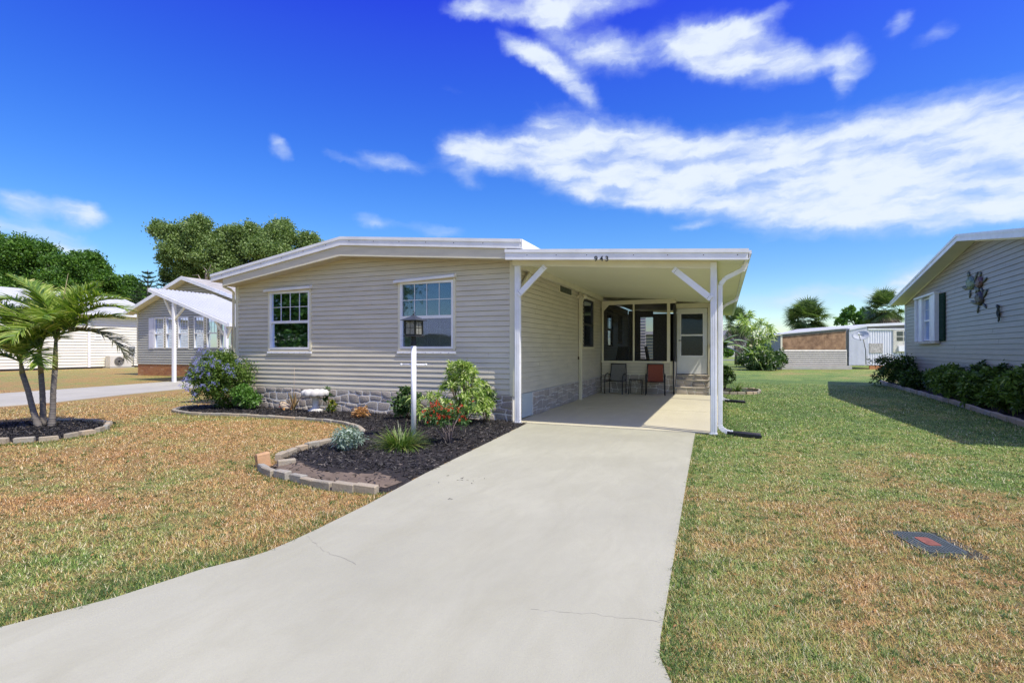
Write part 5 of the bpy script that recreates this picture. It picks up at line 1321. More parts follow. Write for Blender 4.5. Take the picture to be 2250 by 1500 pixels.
F_WHITE = leafmat('pale_petal', [(0, (.7, .7, .62)), (1, (.8, .8, .76))], .6, .2)
BARK = M('grey_bark', (.16, .14, .12), .9, .3, 8, .6, 30)
BARKP = M('brown_stem', (.20, .13, .08), .8, .3, 20, .3, 60)
PALMBARK = M('ringed_palm_bark', (.17, .15, .13), .85, .2, 10, .4, 40)
GREENSTEM = M('green_stem', (.10, .17, .04), .5, .3, 8)

def blob_pts(clumps, n, sub=9, subr=.36, shell=.35, flat=1.0):
    """points that gather in small clumps on larger ones"""
    C = np.array([c[:3] for c in clumps], float); Rr = np.array([c[3] for c in clumps], float)
    w = Rr ** 2; w /= w.sum(); pts = []; nor = []
    for c, r, ww in zip(C, Rr, w):
        k = max(4, int(sub * (1 + r * .15))); d = rand_dirs(k, .25); sc = c + d * (r * (.72 + .25 * RNG.random(k)))[:, None] * np.array([1, 1, flat]); sr = r * subr * (.6 + .8 * RNG.random(k))
        m = int(n * ww); i = RNG.integers(0, k, m); dd = rand_dirs(m); rad = sr[i] * (shell + (1 - shell) * RNG.random(m)) * RNG.random(m) ** .25
        pts.append(sc[i] + dd * rad[:, None] * np.array([1, 1, flat])); nor.append(dd)
    return np.concatenate(pts), np.concatenate(nor)
def leafcloud(name, pts, nor, L, W_, mat, parent, droop=.15, segs=1, up=.2, jitter=.9, kind=None, low=0.0):
    n = len(pts); d = nrm(nor * .6 + RNG.normal(size=(n, 3)) * jitter + np.array([0, 0, up]))
    V, Fc, idx = strips(pts, d, L * RNG.uniform(.65, 1.25, n), W_ * RNG.uniform(.7, 1.2, n), droop, segs, shape='leaf')
    r = np.clip(RNG.random(n) * .75 + .12 + RNG.normal(size=n) * .12, 0, 1)
    o = np_mesh(name, V, Fc, mat, parent, rnd=r[idx])
    if kind: o['kind'] = kind
    return o
def rhomb(name, pts, nor, L, W_, mat, parent, up=.15, jit=.7, tone=None):
    """one four-sided leaf per point (two triangles), for the far crowns"""
    n = len(pts); a = nrm(nor * .35 + RNG.normal(size=(n, 3)) * jit + np.array([0, 0, up])); b = nrm(np.cross(a, nrm(RNG.normal(size=(n, 3)) + nor * .8)))
    l = (L * RNG.uniform(.6, 1.3, n))[:, None]; w = (W_ * RNG.uniform(.6, 1.3, n))[:, None]
    V = np.stack([pts, pts + a * l * .5 + b * w * .5, pts + a * l, pts + a * l * .5 - b * w * .5], 1).reshape(-1, 3)
    Fc = np.arange(n * 4).reshape(-1, 4); r = np.clip(RNG.random(n) * .8 + .1 if tone is None else tone + RNG.normal(size=n) * .18, 0, 1)
    return np_mesh(name, V, Fc, mat, parent, rnd=r)

def tree(name, label, base, clumps, n, L, W_, mat, trunk_r=.35, group=None, sub=10, subr=.36, bark=None, flat=.85, dead=0):
    bx_, by_ = base; t = thing(name, label, 'tree', (bx_, by_, 0), 0, group)
    cx = np.mean([c[0] for c in clumps]); cy = np.mean([c[1] for c in clumps]); cz = min(c[2] - c[3] * .5 for c in clumps)
    mb = MB(); fork = Vector((bx_ + (cx - bx_) * .5, by_ + (cy - by_) * .5, max(1.2, cz * .75)))
    mb.tube([(bx_, by_, -.05), (bx_ + .05, by_, fork.z * .5), fork], [trunk_r * 1.3, trunk_r, trunk_r * .85], 9); mb.build('trunk', bark or BARK, t)
    for c in clumps[:14]:
        q = MB(); e = Vector(c[:3]); mid = fork.lerp(e, .5) + Vector((random.uniform(-.3, .3), random.uniform(-.3, .3), random.uniform(.0, .5)))
        q.tube([fork, mid, e], [trunk_r * .5, trunk_r * .3, trunk_r * .12], 6)
        for k in range(3):
            s = mid.lerp(e, random.uniform(.1, .9)); ee = e + Vector(random.choice([(1, 0, .4), (-1, 0, .4), (0, 1, .4), (0, -1, .5), (.6, .6, .8)])) * c[3] * .8
            q.tube([s, s.lerp(ee, .5) + Vector((0, 0, .1)), ee], [trunk_r * .13, trunk_r * .08, trunk_r * .03], 5)
        q.build('limb', bark or BARK, t)
    p, no = blob_pts(clumps, n, sub, subr, flat=flat)
    p = p + no * (RNG.random((len(p), 1)) ** 5) * np.mean([c[3] for c in clumps]) * .35
    o = rhomb('crown', p, no, L, W_, mat, t)
    return t
# trees beyond the houses at the left
def cl(*a): return list(a)
tree('oak_tree', 'tall grey-green oak rising behind the beige and sage houses', (-51.92, 43.67), [(-51.09, 35.38, 12.61, 1.27), (-52.15, 34.95, 13.29, 0.82), (-50.25, 35.72, 10.79, 1.72), (-48.36, 36.49, 12.83, 1.54), (-47.1, 37.0, 10.79, 1.91), (-51.65, 36.23, 9.03, 1.2), (-48.36, 36.49, 13.52, 1.0), (-49.72, 37.01, 8.57, 1.76), (-45.84, 37.51, 12.15, 1.27), (-44.16, 38.19, 12.83, 1.27), (-43.74, 38.36, 10.57, 2.0), (-41.22, 39.39, 12.38, 1.54), (-39.95, 39.9, 11.02, 1.63), (-38.27, 40.58, 11.93, 1.0), (-41.25, 38.3, 10.61, 1.78), (-45.42, 37.68, 8.98, 1.91), (-41.58, 40.32, 13.75, 0.83)],
  150000, .24, .13, L_OAK, .5, sub=18, subr=.46)
tree('shade_tree', 'dense green tree at the far left edge, highest behind the white house', (-78.6, 32.84), [(-80.06, 32.25, 12.24, 3.14), (-77.63, 33.23, 12.24, 2.09), (-75.21, 34.22, 11.82, 2.36), (-75.69, 34.02, 9.62, 2.09), (-73.99, 35.79, 10.29, 2.55), (-73.51, 34.91, 12.24, 1.57), (-74.11, 32.51, 7.83, 1.77), (-72.3, 35.4, 12.24, 1.31)], 75000, .30, .17, L_TREE, .5, 'trees behind the white house', sub=20, subr=.42)
tree('shade_tree', 'dark green tree with two round humps behind the white house roof', (-68.41, 36.98), [(-68.01, 34.98, 9.85, 1.92), (-66.84, 35.46, 10.86, 1.27), (-65.67, 35.94, 9.85, 1.82), (-65.2, 36.13, 11.12, 1.01), (-66.38, 34.57, 7.72, 1.59), (-64.02, 36.6, 8.59, 1.52), (-64.3, 35.41, 7.47, 1.39)], 52000, .28, .16, L_TREE, .4, 'trees behind the white house', sub=18, subr=.42)
tree('shade_tree', 'lowest dark green tree of the row, sloping down beside the norfolk pines', (-65.93, 40.14), [(-67.19, 39.63, 8.54, 1.62), (-65.68, 40.25, 8.7, 1.46), (-64.78, 38.45, 7.0, 1.57), (-64.43, 40.75, 7.62, 1.41), (-63.18, 41.26, 7.19, 1.19), (-63.08, 39.14, 6.48, 1.26)], 30000, .28, .16, L_TREE, .35, 'trees behind the white house', sub=16, subr=.42)
tree('shade_tree', 'leafy tree far back behind the old trailer roof, between the two tall sabal palms', (11.71, 58.72), [(11.31, 58.56, 4.76, 0.7), (12.32, 58.97, 4.45, 0.87), (10.5, 58.23, 4.11, 0.44), (13.12, 59.29, 4.11, 0.61)], 4200, .30, .19, L_LIGHT, .2)
# a tree on the far side of the street, seen only as a green reflection
tree('street_tree', 'broad green tree across the street, mirrored in the left window', (-27, -3), [(-27, -3, 5, 3.2), (-24, -5, 6, 3), (-30, -1, 6, 3), (-27, -6, 7.5, 3), (-22, -8, 5, 3.2), (-27, -3, 8.5, 2.6), (-27, -3, 1.6, 2.6), (-24, -6, 1.6, 2.6), (-29, -0, 1.8, 2.6), (-22, -9, 1.6, 2.6)], 110000, .24, .16, L_TREE, .4, sub=26, subr=.62)
tree('street_tree', 'dark leafy tree across the street behind the viewer, farther right', (-13, -22), [(-13, -22, 3.2, 2.6), (-16, -22, 3, 2.4), (-10, -23, 3, 2.4)], 5000, .5, .3, L_TREE, .3)
sthouse = thing('street_house', 'grey gabled house across the street behind the viewer', 'house', (-22, -18, 0))
mb = MB(); mb.box(-31, -17, -24, -16, 0, 2.6); mb.build('wall', SIDL, sthouse); mb = MB(); mb.prism([(-31.5, -15.6, 2.5), (-31.5, -24.4, 2.5), (-31.5, -20, 4.2)], (15, 0, 0)); mb.build('roof', M('street_roof', (.50, .51, .50), .8), sthouse)
ok_ = [o for o in bpy.data.objects if o.name.startswith('oak_tree')][0]; rd = random.Random(2); c0 = Vector((-46.48, 35.63, 8.23))
for k in range(12):
    e = c0 + Vector((rd.uniform(-1.2, 1.4), rd.uniform(-.6, .4), rd.uniform(-1.2, 2.0))); q = MB(); q.tube([c0 + Vector((0, 0, -1.0)), c0.lerp(e, .5) + Vector((rd.uniform(-.3, .3), 0, .2)), e], [.08, .05, .02], 5); q.build('bare_limb', M('pale_dead_limb', (.34, .29, .25), .9), ok_)
# norfolk pines
def pine(x, y, h, r, label):
    t = thing('norfolk_pine', label, 'tree', (x, y, 0), 0, 'norfolk pines between the houses'); mb = MB(); mb.tube([(x, y, 0), (x, y, h * .6), (x, y, h)], [.2, .12, .02], 7); mb.build('trunk', BARK, t)
    B_, D_, L_ = [], [], []
    z = h * .25
    while z < h - .1:
        rr = r * (1 - (z / h)) ** .75 * 1.5 + .12; k = 7; a0 = random.uniform(0, 6)
        for i in range(k):
            a = a0 + 2 * math.pi * i / k; m = 16; ts = np.linspace(.08, 1, m); px = x + np.cos(a) * rr * ts; py = y + np.sin(a) * rr * ts; pz = z + rr * (.10 * ts + .22 * ts ** 2)
            for s in (-1, 0, 1):
                B_.append(np.stack([px, py, pz], 1)); dd = np.tile([math.cos(a) * .5 - s * math.sin(a) * .8, math.sin(a) * .5 + s * math.cos(a) * .8, .75], (m, 1)); D_.append(dd); L_.append(.30 * (1.1 - .5 * ts))
        z += .42
    V, Fc, idx = strips(np.concatenate(B_), np.concatenate(D_), np.concatenate(L_), .10, .0, 1, shape='leaf'); np_mesh('boughs', V, Fc, L_PINE, t, rnd=RNG.random(len(idx)))
px_ = (-51.15, 33.19, 9.04); pine(px_[0], px_[1], px_[2], 2.1, 'tallest norfolk pine, standing left between the dark trees and the oak')
px_ = (-51.64, 35.15, 8.61); pine(px_[0], px_[1], px_[2], 2.0, 'norfolk pine just right of the tallest one, in front of the oak')
px_ = (-57.38, 36.06, 7.5); pine(px_[0], px_[1], px_[2], 1.6, 'smallest norfolk pine at the left of the three')

# fan palms
def sabal(x, y, h, r, n, label, dead=.25, trunk=.22):
    t = thing('sabal_palm', label, 'palm', (x, y, 0), 0, 'sabal palms beyond the lawn'); mb = MB(); mb.tube([(x, y, 0), (x + .05, y, h * .5), (x, y, h - r * .35)], [trunk * 1.2, trunk, trunk * .8], 10); mb.build('trunk', BARK, t)
    for part, cnt, mat in (('green_fans', n, L_SABAL), ('dead_fans', int(n * dead), L_DEAD)):
        Bs, Ds, Ls, Ss = [], [], [], []
        for i in range(cnt):
            a = random.uniform(0, 2 * math.pi); e = random.uniform(-.95, 1.4) if part == 'green_fans' else random.uniform(-1.3, -.5)
            e = min(e, 1.45); out = Vector((math.cos(a) * math.cos(e), math.sin(a) * math.cos(e), math.sin(e))); pl = r * random.uniform(.18, .60); hub = Vector((x, y, h)) + out * pl - Vector((0, 0, .12 * r * (1 - math.sin(e))))
            side = out.cross(Vector((0, 0, 1)))
            side = side.normalized() if side.length > .01 else Vector((1, 0, 0)); roll = random.uniform(-.6, .6); up2 = side.cross(out).normalized()
            side = (side * math.cos(roll) + up2 * math.sin(roll)).normalized()
            for k in range(17):
                th = R_(-115 + 230 * k / 16); dd = out * math.cos(th) + side * math.sin(th); Bs.append(hub); Ds.append(dd); Ls.append(r * .5 * (1 - .12 * abs(k - 8) / 8) * random.uniform(.85, 1.1)); Ss.append(up2.cross(dd) if False else side * math.cos(th) - out * math.sin(th))
        Bs = np.array([list(b) for b in Bs]); Ds = np.array([list(b) for b in Ds]); S_ = nrm(np.array([list(b) for b in Ss]))
        V, Fc, idx = strips(Bs, Ds, np.array(Ls), r * .05, .22 if part == 'green_fans' else .8, 3, side=S_, shape='blade')
        np_mesh(part, V, Fc, mat, t, rnd=(RNG.random(len(Bs)) * .8 + .1)[idx])
c = (7.09, 54.68, 4.33); sabal(c[0], c[1], c[2], 2.35, 120, 'full round sabal palm rising behind the plywood shed')
c = (12.83, 53.78, 4.97); sabal(c[0], c[1], c[2] + .1, 2.0, 90, 'sabal palm with dead fronds beside the taupe house eave', dead=.6)
c = (1.13, 51.18, 3.94); sabal(c[0], c[1], c[2], 1.7, 70, 'smaller sabal palm at the left, behind the tangled bushes', dead=.3)

# rosettes of long leaves
def rosettes(name, tips, axes, nl, L, W_, mat, parent, droop=.45, spread=.9, segs=3):
    B_ = np.repeat(np.array(tips, float), nl, 0); A_ = np.repeat(np.array(axes, float), nl, 0); n = len(B_)
    d = nrm(nrm(A_) * RNG.uniform(.1, .9, n)[:, None] + rand_dirs(n) * spread); B_ = B_ + nrm(A_) * RNG.uniform(-.35, .05, n)[:, None] * L
    V, Fc, idx = strips(B_, d, L * RNG.uniform(.7, 1.15, n), W_ * RNG.uniform(.8, 1.2, n), droop * RNG.uniform(.5, 1.3, n), segs, shape='leaf')
    o = np_mesh(name, V, Fc, mat, parent, rnd=np.clip(RNG.random(n) * .85 + .08, 0, 1)[idx]); return o
def stems(parent, base, tips, r0, r1, mat, name='stem'):
    for tp in tips:
        m = MB(); b = Vector(base) + Vector((random.uniform(-.03, .03), random.uniform(-.03, .03), 0)); e = Vector(tp); mid = b.lerp(e, .5) + Vector((random.uniform(-.05, .05), random.uniform(-.05, .05), (e - b).length * .06)); m.tube([b, mid, e], [r0, (r0 + r1) / 2, r1], 6); m.build(name, mat, parent)
def bush(name, label, cat, x, y, z0, rx, ry, h, n, L, W_, mat, sub=16, subr=.34, nst=6, segs=2, group=None, lump=None, droop=.25, up=.35, stem=BARKP):
    t = thing(name, label, cat, (x, y, 0), 0, group); k = lump or 7; cs = []
    for i in range(k):
        a = 2 * math.pi * i / k + random.uniform(-.4, .4); q = random.uniform(.25, .55); cs.append((x + math.cos(a) * rx * q, y + math.sin(a) * ry * q, z0 + h * random.uniform(.30, .68), min(rx, h) * random.uniform(.38, .5)))
    cs.append((x, y, z0 + h * .62, min(rx, h) * .48))
    p, no = blob_pts(cs, n, sub, subr); p[:, 2] = np.clip(p[:, 2], z0 + .03, None)
    leafcloud('foliage', p, no, L, W_, mat, t, droop, segs, up)
    stems(t, (x, y, z0 - .03), [c[:3] for c in cs[:nst]], .012, .005, stem)
    return t, p, no
# ---- bed plants
t, p, no = bush('plumbago_shrub', 'round green shrub covered in pale blue flower clusters at the left end of the bed', 'shrub', -10.72, 8.62, .04, .92, .66, 1.42, 21000, .058, .026, L_PLUM, lump=12, sub=22, subr=.34)
dd_ = p - np.array([-10.72, 8.62, .6]); rad_ = np.linalg.norm(dd_ / np.array([.9, .66, .75]), axis=1); top = p[(rad_ > np.quantile(rad_, .6)) & (dd_[:, 1] < -.18) & (dd_[:, 2] > -.40)]; sel = top[RNG.integers(0, len(top), 95)]
FB = []; 
for s in sel:
    q_ = s - np.array([-10.72, 8.62, .65]); s = s + q_ / np.linalg.norm(q_) * .035 + np.array([0, -.03, .02]); k = RNG.integers(7, 20); FB.append(s + rand_dirs(k, .3) * RNG.uniform(.015, .055, (k, 1)))
for s in ((-10.95, 8.25, 1.40), (-10.45, 8.4, 1.38), (-10.05, 8.5, 1.12), (-11.05, 8.0, .72), (-10.98, 7.98, .62), (-10.85, 7.86, .50), (-10.6, 7.86, .42), (-10.75, 7.84, .56)):
    FB.append(np.array(s) + rand_dirs(22, .3) * RNG.uniform(.02, .085, (22, 1)))
FB = np.concatenate(FB); V, Fc, idx = strips(np.repeat(FB, 3, 0), rand_dirs(len(FB) * 3, .4), .026, .022, .1, 1, shape='leaf'); np_mesh('flowers', V, Fc, F_BLUE, t, rnd=np.repeat(np.clip(RNG.normal(.5, .28, len(FB)), 0, 1), 3)[idx])
bush('low_shrub', 'small bright green shrub at the right foot of the blue-flowered shrub', 'shrub', -9.98, 8.60, .04, .36, .3, .62, 3000, .075, .045, L_LIGHT, lump=5)
bush('hibiscus_bush', 'dull green broad-leaved bush just left of the white lamp post', 'bush', -5.68, 8.62, .04, .36, .3, .70, 1500, .085, .055, L_HIB, lump=6, subr=.4)
bush('dusty_silver_plant', 'low silvery white-leaved plant next to the block corner of the bed', 'plant', -4.72, 5.72, .03, .27, .22, .30, 1300, .060, .019, L_SILV, lump=7, subr=.42, droop=.35, nst=8, stem=M('silver_stem', (.4, .44, .38), .7))
t = thing('variegated_dracaena', 'tall yellow-green variegated plant with strap leaves right of the lamp post', 'plant', (-4.45, 8.55, 0))
tips = []
for i in range(160):
    u = random.random(); zz = .24 + u * .92; wid = .52 - .36 * max(0, (zz - .6) / .6); cx = -4.50 + .18 * (1 - max(0, (zz - .55) / .6)); a = random.uniform(0, 6.28); q = math.sqrt(random.random())
    tips.append((cx + math.cos(a) * wid * q, 8.50 + math.sin(a) * wid * .7 * q, zz))
ax_ = [(p[0] + 4.45, p[1] - 8.55, .35) for p in tips]
rosettes('foliage', tips, ax_, 22, .125, .022, L_VAR, t, .28, .8); stems(t, (-4.45, 8.6, .02), tips[:16], .012, .006, BARKP)
t = thing('variegated_dracaena', 'lower variegated spray leaning left behind the red flowers', 'plant', (-4.75, 8.15, 0)); tips = [(-4.95 + random.uniform(-.3, .45), 8.1 + random.uniform(-.2, .2), .24 + random.uniform(0, .38)) for _ in range(20)]
rosettes('foliage', tips, [(-.5, -.2, .8)] * 20, 18, .145, .022, L_VAR, t, .55, .8); stems(t, (-4.6, 8.2, .02), tips[:10], .009, .005, BARKP)
bush('dark_leaf_shrub', 'small dark twiggy shrub at the right edge of the tall variegated plant', 'shrub', -4.10, 8.80, .04, .26, .24, .98, 900, .06, .03, L_HIB, lump=5)
# euphorbia with red flowers
t = thing('crown_of_thorns', 'bushy plant with many small red flowers near the driveway edge', 'plant', (-3.66, 6.62, 0)); tips = []
for i in range(46):
    a = random.uniform(0, 6.28); q = math.sqrt(random.random()); tips.append((-3.72 + math.cos(a) * .38 * q, 6.66 + math.sin(a) * .26 * q, .32 + .22 * random.random() + .08 * (1 - q)))
tips += [(-3.36 + random.uniform(-.05, .05), 6.75, .62), (-3.93, 6.62, .52), (-3.98, 6.7, .56)]
p = np.repeat(np.array(tips), 42, 0) + rand_dirs(len(tips) * 42, -.1) * RNG.uniform(.01, .085, (len(tips) * 42, 1))
leafcloud('foliage', p, rand_dirs(len(p)), .048, .020, L_EUPH, t, .2, 2); stems(t, (-3.66, 6.62, .02), tips[:22], .009, .005, M('thorny_stem', (.20, .16, .15), .85, .3, 20, .4, 90))
FR_ = []
for tp in tips:
    for _ in range(2):
        if random.random() < .75: FR_.append(np.array(tp) + np.array([random.uniform(-.04, .04), random.uniform(-.07, -.01), random.uniform(.0, .09)]) + rand_dirs(7, .2) * .016)
FR_ = np.concatenate(FR_); V, Fc, idx = strips(np.repeat(FR_, 2, 0), rand_dirs(len(FR_) * 2, .6), .026, .022, 0, 1, shape='leaf'); np_mesh('flowers', V, Fc, F_RED, t, rnd=RNG.random(len(idx)))
# strap-leaf tufts
def tuft(name, label, x, y, z0, r, n, L, W_, mat, droop=.75, lift=1.1, cat='plant'):
    t = thing(name, label, cat, (x, y, 0)); b = np.zeros((n, 3)); a = RNG.uniform(0, 2 * np.pi, n); q = np.sqrt(RNG.random(n)) * r * .3; b[:, 0] = x + np.cos(a) * q; b[:, 1] = y + np.sin(a) * q; b[:, 2] = z0
    a2 = a + RNG.normal(size=n) * .35; e = RNG.uniform(.35, 1.45, n) * lift * .8; d = np.stack([np.cos(a2) * np.cos(e), np.sin(a2) * np.cos(e), np.sin(e)], 1); sd = np.stack([-np.sin(a2), np.cos(a2), np.zeros(n)], 1)
    V, Fc, idx = strips(b, d, L * RNG.uniform(.65, 1.15, n), W_, droop * RNG.uniform(.4, 1.2, n), 5, side=sd, shape='blade'); np_mesh('leaves', V, Fc, mat, t, rnd=RNG.random(n)[idx])
    return t
tuft('liriope_clump', 'green grassy clump with arching strap leaves at the foot of the lamp post', -4.15, 6.12, .035, .5, 560, .47, .014, L_LIRI, droop=.5)
tuft('liriope_clump', 'small grassy clump in the side bed beyond the carport post', .38, 18.2, .05, .4, 170, .5, .02, L_LIRI)
t = thing('ti_plant', 'small upright plant with a leafy tuft right of the bird bath', 'plant', (-8.02, 9.05, 0)); tp = [(-8.02, 9.02, .38), (-8.0, 9.02, .46), (-8.03, 9.02, .54), (-8.05, 9.0, .30)]
rosettes('foliage', tp, [(0, 0, 1)] * 4, 16, .13, .035, L_HIB, t, .25, .6); stems(t, (-8.02, 9.05, .02), tp[2:3], .012, .01, BARKP)
t = thing('croton', 'small green and yellow croton on the mulch right of the bird bath', 'plant', (-7.72, 8.85, 0)); tp = [(-7.72, 8.85, .12), (-7.78, 8.82, .18), (-7.66, 8.85, .22), (-7.73, 8.84, .28)]
rosettes('foliage', tp, [(0, 0, 1)] * 4, 14, .125, .038, L_TI, t, .3, .7); stems(t, (-7.72, 8.85, .02), tp[3:], .01, .008, BARKP)
bush('dried_coleus', 'small dried orange plant low on the mulch near the middle of the bed', 'plant', -6.62, 8.38, .03, .20, .16, .22, 420, .07, .028, L_ORNG, lump=5, subr=.45)
al = thing('aloe', 'aloe with bronze-tipped spiky leaves and a thin dry flower stalk', 'plant', (-8.92, 8.98, 0))
ALO = M('aloe_leaf', (.20, .22, .09), .4, .3, 5, col2=(.40, .24, .12)); rd = random.Random(5)
for k in range(15):
    a = k * 2.4; tilt = .12 + .48 * (k / 15); L = rd.uniform(.30, .46); m = MB(); P = []
    for i in range(6):
        tt = i / 5; r = .026 * (1 - tt) ** .7 + .001; c = Vector((-8.92 + math.cos(a) * L * tilt * (tt + .35 * tt * tt), 8.98 + math.sin(a) * L * tilt * (tt + .35 * tt * tt), .04 + L * tt * (1 - .3 * tilt * tt))); s = Vector((-math.sin(a), math.cos(a), 0)); inn = Vector((math.cos(a), math.sin(a), 0))
        P += [c - s * r, c + inn * r * .5, c + s * r, c - inn * r * .15]
    m.add(P, [(i * 4 + j, i * 4 + (j + 1) % 4, i * 4 + 4 + (j + 1) % 4, i * 4 + 4 + j) for i in range(5) for j in range(4)], True); m.build('leaf', ALO, al)
m = MB(); m.tube([(-8.92, 8.98, .05), (-8.91, 8.98, .6), (-8.90, 8.98, 1.0)], [.006, .005, .004], 5); m.build('flower_stalk', M('dry_stalk', (.45, .35, .26), .8), al)

# ---- the three palms
def feather(parent, base, az_, el_, L, droop, mat, nl=58, ll=.42, dead=False):
    n = 14; pts = []; p = np.array(base, float); e = el_; ds = L / n
    for i in range(n + 1):
        pts.append(p.copy()); d = np.array([math.cos(az_) * math.cos(e), math.sin(az_) * math.cos(e), math.sin(e)]); p = p + d * ds; e -= droop / n * (1 + .8 * i / n)
    pts = np.array(pts); m = MB(); m.tube(pts[::2], [.016 * (1 - .75 * i / 7) + .002 for i in range(len(pts[::2]))], 5); fr = m.build('frond', GREENSTEM, parent)
    t = np.linspace(.16, 1.0, nl); seg = t * n; i0 = np.minimum(seg.astype(int), n - 1); f = (seg - i0)[:, None]; b = pts[i0] * (1 - f) + pts[i0 + 1] * f; tan = nrm(pts[i0 + 1] - pts[i0])
    side = nrm(np.cross(tan, np.array([0, 0, 1.0]))); upv = np.cross(side, tan)
    B_, D_, L_, S_ = [], [], [], []
    for s in (-1, 1):
        j = RNG.normal(size=(nl, 3)) * .13; dd = nrm(side * s * .80 + tan * (.45 + .35 * t[:, None]) + upv * .32 + j); B_.append(b); D_.append(dd); L_.append(ll * (np.sin(np.pi * (.16 + .74 * t)) * .9 + .15)); S_.append(nrm(np.cross(dd, upv + RNG.normal(size=(nl, 3)) * .35)))
    V, Fc, idx = strips(np.concatenate(B_), np.concatenate(D_), np.concatenate(L_), .029, .22, 4, side=np.concatenate(S_), shape='blade')
    rb = np.clip(RNG.normal(.42, .2, 2 * nl), 0, 1); rr = np.clip(rb[idx] + np.tile([0, .03, .10, .22], 2 * nl)[:len(idx)], 0, 1)
    np_mesh('leaflets', V, Fc, mat, fr, rnd=rr)
def xmas_palm(base, path, top, label, fr, seed):
    t = thing('christmas_palm', label, 'palm', (base[0], base[1], 0), 0, 'cluster of three palms in the ringed bed'); rd = random.Random(seed)
    P = [Vector(p) for p in path]; k = len(P) - 1
    m = MB(); m.tube([P[0] - Vector((0, 0, .04))] + P[:k], [.070, .056] + [.043 - .002 * i for i in range(k - 1)], 12); m.build('trunk', PALMBARK, t)
    for j in range(11):
        s = j / 11 * (k - 1); i = int(s); c = P[i].lerp(P[i + 1], s - i); r = np.interp(s, range(k), [.060] + [.045 - .002 * q for q in range(k - 1)]); q = MB(); q.tube([c - Vector((0, 0, .008)), c, c + Vector((0, 0, .008))], [r * .98, r + .004, r * .98], 12, cap=False); q.build('leaf_scar_ring', M('pale_ring', (.22, .20, .17), .85), t)
    m = MB(); m.tube([P[k - 1] - Vector((0, 0, .02)), P[k - 1].lerp(P[k], .3), P[k]], [.040, .038, .022], 12); m.build('crownshaft', M('green_crownshaft', (.14, .17, .045), .4, .35, 5, col2=(.22, .17, .08)), t)
    for (a, e, L, dr, md) in fr: feather(t, P[k] + Vector((rd.uniform(-.02, .02), rd.uniform(-.02, .02), rd.uniform(-.03, .03))), R_(a), R_(e), L, dr, md)
    return t
vr = 22.1  # image right = azimuth 22 deg
xmas_palm((-10.95, 5.27), [(-10.95, 5.27, 0.03), (-11.05, 5.23, 0.36), (-11.12, 5.2, 0.67), (-11.21, 5.16, 0.98), (-11.24, 5.15, 1.18)], None, 'leftmost palm, its trunk leaning left out of the ringed bed', [(202, 63, 1.08, 0.79, L_PALM), (187, 86, 1.08, 0.53, L_PALM), (172, 80, 1.08, 0.70, L_PALM), (222, 30, 0.91, 0.88, L_PALM), (52, 75, 1.08, 1.23, L_PALM), (302, 50, 0.91, 1.23, L_PALM), (112, 65, 1.00, 1.14, L_PALM), (352, 40, 0.83, 1.32, L_PALM), (252, 75, 1.00, 1.06, L_PALM)], 3)
xmas_palm((-11.06, 5.38), [(-11.06, 5.38, 0.03), (-11.06, 5.38, 0.34), (-11.08, 5.38, 0.66), (-11.1, 5.37, 0.98), (-11.13, 5.36, 1.42)], None, 'middle palm with the dark slender trunk behind the other two', [(192, 65, 1.12, 0.88, L_PALM), (162, 86, 1.12, 0.53, L_PALM), (142, 75, 1.16, 0.97, L_PALM), (82, 80, 1.12, 1.06, L_PALM), (222, 77, 1.24, 0.97, L_PALM), (282, 55, 0.91, 1.23, L_PALM), (372, 65, 1.08, 1.23, L_PALM), (207, 25, 1.00, 1.06, L_PALM)], 5)
xmas_palm((-10.82, 5.38), [(-10.82, 5.38, 0.03), (-10.79, 5.39, 0.35), (-10.78, 5.39, 0.67), (-10.75, 5.4, 1.06), (-10.74, 5.41, 1.61)], None, 'right palm, upright, with the widest crown and a tall spear leaf', [(22, 53, 1.45, 1.01, L_PALM), (187, 77, 1.24, 0.62, L_PALM), (37, 80, 1.16, 0.70, L_PALM), (27, 43, 1.24, 0.79, L_PALM), (14, 71, 1.37, 1.10, L_PALM), (34, 23, 1.29, 1.32, L_DRYP), (47, 67, 1.24, 0.97, L_PALM), (202, 67, 1.33, 1.06, L_PALM), (172, 57, 1.20, 1.06, L_PALM), (227, 50, 1.16, 1.14, L_PALM), (112, 83, 1.08, 0.70, L_PALM), (132, 75, 1.24, 0.88, L_PALM), (292, 40, 0.91, 1.32, L_PALM), (322, 60, 1.00, 1.23, L_PALM), (217, 85, 1.24, 0.79, L_PALM), (82, 85, 1.16, 0.79, L_PALM)], 7)
m = MB(); m.tube([(-10.74, 5.41, 1.57), (-10.54, 5.49, 2.72)], [.018, .003], 6); m.build('spear_leaf', MATS['green_crownshaft'], [q for q in bpy.data.objects if q.get('label','').startswith('right palm')][0])

